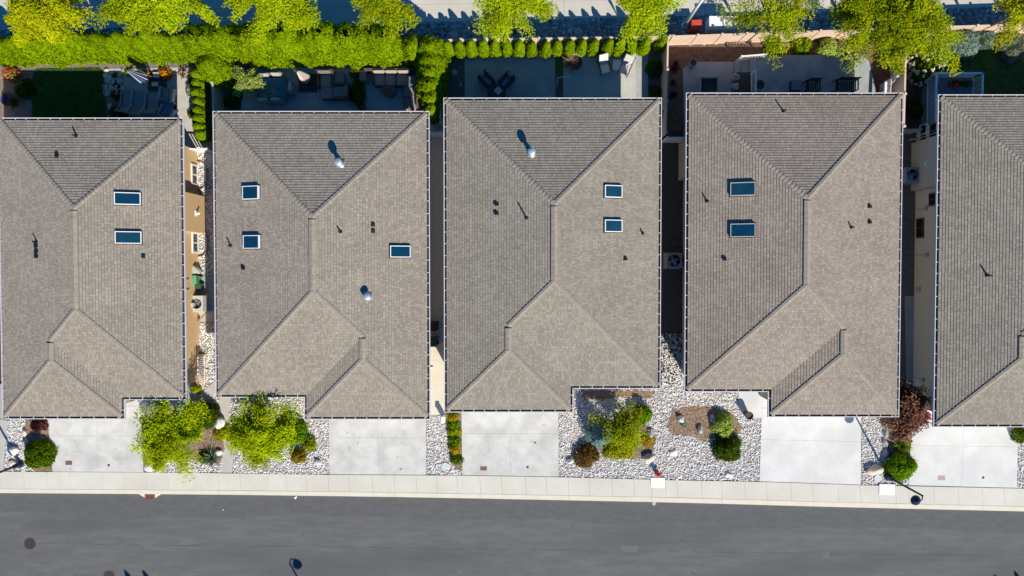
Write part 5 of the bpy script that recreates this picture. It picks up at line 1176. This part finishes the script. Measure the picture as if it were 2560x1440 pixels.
def ac(label, px, py, w_, d_, mat):
    p = P(px, py); t = thing('air_conditioner', label, 'air conditioner', tuple(p), 'air conditioning units'); h = .8
    mb = MB(); ring(mb, [(p.x - w_ / 2, p.y - d_ / 2), (p.x + w_ / 2, p.y - d_ / 2), (p.x + w_ / 2, p.y + d_ / 2), (p.x - w_ / 2, p.y + d_ / 2)], [(p.x - w_ / 2 + .03, p.y - d_ / 2 + .03), (p.x + w_ / 2 - .03, p.y - d_ / 2 + .03), (p.x + w_ / 2 - .03, p.y + d_ / 2 - .03), (p.x - w_ / 2 + .03, p.y + d_ / 2 - .03)], .05, h)
    mb.box((p.x, p.y, .03), (w_ + .1, d_ + .1, .06))
    r = min(w_, d_) * .38; n = 24; pts = []
    for k in range(n):      # top sheet with a round opening
        a = 2 * math.pi * k / n; cx, cy = math.cos(a), math.sin(a); m_ = 1 / max(abs(cx), abs(cy))
        pts += [(p.x + r * cx, p.y + r * cy, h + .003), (p.x + cx * m_ * (w_ / 2 + .003), p.y + cy * m_ * (d_ / 2 + .003), h + .003)]
    mb.add(pts, [(2 * k, 2 * k + 1, (2 * k + 3) % (2 * n), (2 * k + 2) % (2 * n)) for k in range(n)]); mb.build('casing', mat, t)
    mb = MB(); mb.lathe((p.x, p.y, h - .3), [(.07, 0), (.07, .12), (.02, .14)], 12)
    for k in range(4):
        a = k * math.pi / 2 + .4; T = Matrix.Translation((p.x, p.y, h - .22)) @ Matrix.Rotation(a, 4, 'Z') @ Matrix.Rotation(.35, 4, 'X'); b = MB(T); b.box((r * .5, 0, 0), (r * .75, .16, .012)); mb.add(b.v, b.f)
    mb.build('fan', GREYMETAL, t)
    mb = MB()
    for rr in (.35, .6, .85, 1.0): mb.tube([(p.x + r * rr * math.cos(a), p.y + r * rr * math.sin(a), h + .012) for a in np.linspace(0, 6.2832, 25)], .005, 4)
    mb.build('grille', DARK, t)
    mb = MB(); mb.lathe((p.x, p.y, h - .4), [(r * 1.05, 0), (r * 1.05, .01)], 20); mb.build('well_floor', DARK, t)
ac('pale air conditioner beside the tan wall', 507, 758, .72, .9, M('ac_beige', (.5, .5, .46), rough=.5)); ac('air conditioner in the dark passage between the two middle right houses', 1678, 652, .85, .85, M('ac_grey', (.32, .32, .32), rough=.5)); ac('dark air conditioner by the greige wall at the right', 2262, 442, .8, .85, M('ac_grey'))
t = thing('hose_reel', 'orange garden hose coiled in a pot beside the tan wall', 'hose', tuple(P(490, 794))); p = P(490, 794); mb = MB(); mb.lathe(p, [(.24, 0), (.28, .25), (.25, .25), (.22, .05)], 18); mb.build('pot', TRIMB, t)
mb = MB(); mb.tube([(p.x + (.17 + .01 * math.sin(a)) * math.cos(a), p.y + .17 * math.sin(a), .12 + .012 * a) for a in np.linspace(0, 25, 90)] + [(p.x + .35, p.y - .1, .1), (p.x + .6, p.y + .3, .05)], .016, 6); mb.build('hose', HOSE, t)
# lane side
t = thing('utility_cabinet', 'small red cabinet on the cobbles beside the pale pole', 'cabinet', tuple(P(1732, 75))); p = P(1732, 75); mb = MB(); mb.cushion((p.x, p.y, .4), (.52, .5, .8), 0, .06); mb.build('body', RED, t); mb = MB(); mb.box((p.x, p.y, .83), (.56, .54, .05)); mb.build('lid', RED, t)
mb = MB(); mb.prism(W2([(1746, 42), (1832, 40), (1832, 92), (1746, 94)]), -.1, .02); tag(mb.build('cabinet_pad', M('pad', (.25, .25, .25), rough=.9)), kind='structure')
for x, lb in ((1778, 'left'), (1813, 'right')):
    p = P(x, 70); t = thing('utility_cabinet', 'white metal cabinet with sloped front, %s of the pair on the pad' % lb, 'cabinet', tuple(p), 'white utility cabinets'); mb = MB()
    a, b, h = .37, .33, .95
    mb.add([(p.x - a, p.y - b, .03), (p.x + a, p.y - b, .03), (p.x + a, p.y + b, .03), (p.x - a, p.y + b, .03), (p.x - a, p.y - b, h - .12), (p.x + a, p.y - b, h - .12), (p.x + a, p.y - b + .12, h), (p.x - a, p.y - b + .12, h), (p.x + a, p.y + b, h), (p.x - a, p.y + b, h)], [(3, 2, 1, 0), (0, 1, 5, 4), (4, 5, 6, 7), (7, 6, 8, 9), (1, 2, 8, 6, 5), (3, 0, 4, 7, 9), (2, 3, 9, 8)]); mb.build('body', WHITE, t)
    mb = MB(); mb.box((p.x, p.y - b - .006, .45), (a * 1.7, .012, .7)); mb.build('door', M('cab_grey', (.65, .66, .68), rough=.5), t)
t = thing('light_pole', 'tall pale street light pole beside the red cabinet', 'pole', tuple(P(1710, 64))); p = P(1710, 64); mb = MB(); mb.tube([p, p + Vector((0, 0, 5.5))], [.1, .065], 14); mb.build('pole', M('pole_pale', (.6, .6, .6), rough=.4), t, True)
mb = MB(); mb.lathe(p, [(.2, 0), (.2, .12), (.12, .16)], 14); mb.build('base', M('pole_pale'), t); mb = MB(); mb.tube([p + Vector((0, 0, 5.45)), p + Vector((.5, .4, 5.6)), p + Vector((.9, .75, 5.6))], .04); mb.box(p + Vector((1.1, .92, 5.58)), (.5, .22, .1), .7); mb.build('lamp_head', M('pole_pale'), t)
def lamp(label, px, py, h=3.55, arm=(.28, -.05)):
    p = P(px, py); t = thing('street_lamp', label, 'street lamp', tuple(p), 'black street lamps'); PM = M('lamp_blue_black', (.015, .02, .06), rough=.4)
    mb = MB(); mb.lathe(p, [(.2, -.1), (.2, .12), (.14, .2), (.12, .55), (.085, .62)], 16); mb.build('base', PM, t)
    mb = MB(); mb.tube([p + Vector((0, 0, .5)), p + Vector((0, 0, h * .5)), p + Vector((0, 0, h))], [.075, .06, .045], 12); mb.build('pole', PM, t, True)
    a = p + Vector((0, 0, h - .05)); b = p + Vector((arm[0], arm[1], h + .1)); mb = MB(); mb.tube([a, (a + b) / 2 + Vector((0, 0, .15)), b], .03); mb.build('arm', PM, t)
    mb = MB(); c = b + Vector((0, 0, -.28)); mb.lathe(c, [(.27, 0), (.25, .06), (.17, .16), (.08, .22), (.04, .3)], 20); mb.build('lamp_shade', PM, t, True)
    mb = MB(); mb.lathe(c, [(.01, -.1), (.12, -.07), (.15, .0), (.1, .05)], 16); mb.build('globe', M('globe', (.6, .6, .62), rough=.2), t, True)
lamp('black street lamp with hooded head leaning over the right sidewalk', 2218, 1191, 3.5, (-.28, -.28)); lamp('black street lamp cut off at the left edge by the ball shrub', 52, 1160, 3.5, (-.3, -.3)); lamp('black street lamp standing across the street below the picture', 850, 1640, 4.75, (.35, .1))
def disc(name, label, cat, px, py, r, mat, z, group=None, ringmat=None):
    p = P(px, py, z); t = thing(name, label, cat, tuple(p), group); mb = MB(); mb.lathe(p, [(r * .86, -.02), (r * .86, .006)], 28)
    for k in range(-3, 4):
        hw = math.sqrt(max(0, (r * .75) ** 2 - (k * r * .2) ** 2)); mb.box((p.x, p.y + k * r * .2, z + .009), (2 * hw, r * .05, .006))
    mb.build('cover', mat, t)
    mb = MB(); mb.lathe(p, [(r, -.02), (r, .01), (r * .88, .01), (r * .88, -.02)], 28); mb.build('frame', ringmat or mat, t)
disc('manhole_cover', 'round brown manhole cover in the asphalt near the left edge', 'manhole', 75, 1359, .33, IRON, -.1, 'manhole covers in the street'); disc('manhole_cover', 'round brown manhole cover cut off by the bottom edge', 'manhole', 273, 1441, .33, IRON, -.1, 'manhole covers in the street')
disc('valve_cover', 'small round valve cover in the asphalt below the hydrant', 'valve cover', 1635, 1259, .11, GREYMETAL, -.1)
disc('water_meter', 'round pale meter lid on stones beside the gold and green shrubs', 'lid', 1113, 1166, .21, M('lid_pale', (.6, .66, .7), rough=.6), .07, 'round meter lids on the stones'); disc('water_meter', 'round pale meter lid on stones by the tan boulder', 'lid', 2195, 1196, .2, M('lid_pale'), .07, 'round meter lids on the stones')
for x, y, m_, lb in ((172, 1157, MAROON, 'leftmost driveway'), (1209, 1171, MAROON, 'middle driveway'), (2354, 1195, M('lid_faded', (.42, .32, .31), rough=.8), 'rightmost driveway')):
    p = P(x, y, .05); t = thing('meter_box', 'rectangular brown box lid set in the ' + lb, 'lid', tuple(p), 'box lids in the driveways'); mb = MB(); mb.box(p + Vector((0, 0, .004)), (.38, .23, .012)); mb.build('lid', m_, t)
    mb = MB(); ring(mb, [(p.x - .22, p.y - .145), (p.x + .22, p.y - .145), (p.x + .22, p.y + .145), (p.x - .22, p.y + .145)], [(p.x - .195, p.y - .12), (p.x + .195, p.y - .12), (p.x + .195, p.y + .12), (p.x - .195, p.y + .12)], .04, .056); mb.build('frame', M('box_rim', (.55, .52, .5)), t)
for x, y, lb in ((272, 1163, 'leftmost driveway'), (1319, 1168, 'middle driveway'), (2458, 1194, 'rightmost driveway')):
    p = P(x, y, .05); mb = MB(); mb.lathe(p, [(.07, -.01), (.07, .006), (.05, .012)], 16); tag(mb.build('drain_cap', DARK, None, False, tuple(p)), 'small round dark cap in the ' + lb, 'cap', 'round caps in the driveways')
# storm drain with its splayed apron
mb = MB(); mb.prism(W2([(344, 1234.6), (362, 1234.7), (362, 1246.5)]), -.3, -.06); mb.prism(W2([(386, 1234.9), (403, 1235), (386, 1246.5)]), -.3, -.06); tag(mb.build('drain_apron', KERB), kind='structure')
p = P(374, 1240.3, -.09); t = thing('storm_drain', 'rusty grate of the storm drain at the kerb', 'drain grate', tuple(p)); mb = MB(); ring(mb, [(p.x - .27, p.y - .16), (p.x + .27, p.y - .16), (p.x + .27, p.y + .16), (p.x - .27, p.y + .16)], [(p.x - .235, p.y - .125), (p.x + .235, p.y - .125), (p.x + .235, p.y + .125), (p.x - .235, p.y + .125)], -.12, -.05); mb.build('frame', RUST, t)
mb = MB(); [mb.box((p.x - .21 + k * .047, p.y, -.07), (.022, .25, .03), .12) for k in range(10)]; mb.build('bars', RUST, t); mb = MB(); mb.box((p.x, p.y, -.11), (.46, .24, .01)); mb.build('pit', BLACK, t)
for x, y, w_, d_, lb in ((1644, 1206, .82, .56, 'below the red hydrant'), (2217, 1223, .9, .6, 'beside the street lamp foot')):
    p = P(x, y, .05); t = thing('utility_cover', 'bright white cover slab on the sidewalk ' + lb, 'utility cover', tuple(p), 'white cover slabs on the sidewalk'); mb = MB(); mb.cushion(p + Vector((0, 0, .012)), (w_, d_, .05), -.02, .2); mb.build('slab', M('cover_white', (.85, .85, .85), rough=.7), t)
    mb = MB(); mb.box(p + Vector((-w_ * .4, .02, .04)), (.08, .03, .012)); mb.build('handle', GREYMETAL, t)
p = P(1642, 1181); t = thing('fire_hydrant', 'red fire hydrant on the stones behind the white cover slab', 'hydrant', tuple(p)); mb = MB(); mb.lathe(p, [(.14, 0), (.14, .05), (.09, .07), (.09, .45), (.12, .47), (.12, .5), (.09, .56), (.03, .62), (.03, .66)], 16); mb.build('body', RED, t, True)
mb = MB(Matrix.Translation((p.x, p.y, .36)) @ Matrix.Rotation(R(90), 4, 'Y')); mb.lathe((0, 0, -.2), [(.055, 0), (.055, .4)], 12); mb.build('nozzle', RED, t); mb = MB(Matrix.Translation((p.x, p.y, .33)) @ Matrix.Rotation(R(90), 4, 'X')); mb.lathe((0, 0, 0), [(.07, 0), (.07, .2)], 12); mb.build('outlet', RED, t)
p = P(1111, 1043); t = thing('bollard_post', 'short white post at the corner of the middle garage', 'post', tuple(p)); mb = MB(); mb.box(p + Vector((0, 0, .35)), (.17, .3, .7)); mb.build('post', WHITE, t); mb = MB(); mb.box(p + Vector((0, 0, .715)), (.21, .34, .03)); mb.build('cap', WHITE, t)
for x, y, s_, lb in ((739, 1244, 11, 'white torn litter scrap on the asphalt near the kerb'), (558, 1274, 5, 'small pale litter scrap on the asphalt')):
    p = P(x, y, -.1); mb = MB(); mb.rock((p.x, p.y, -.1), (s_ * .02, s_ * .011, .05), .8, 7); tag(mb.build('litter', WHITE), lb, 'litter')
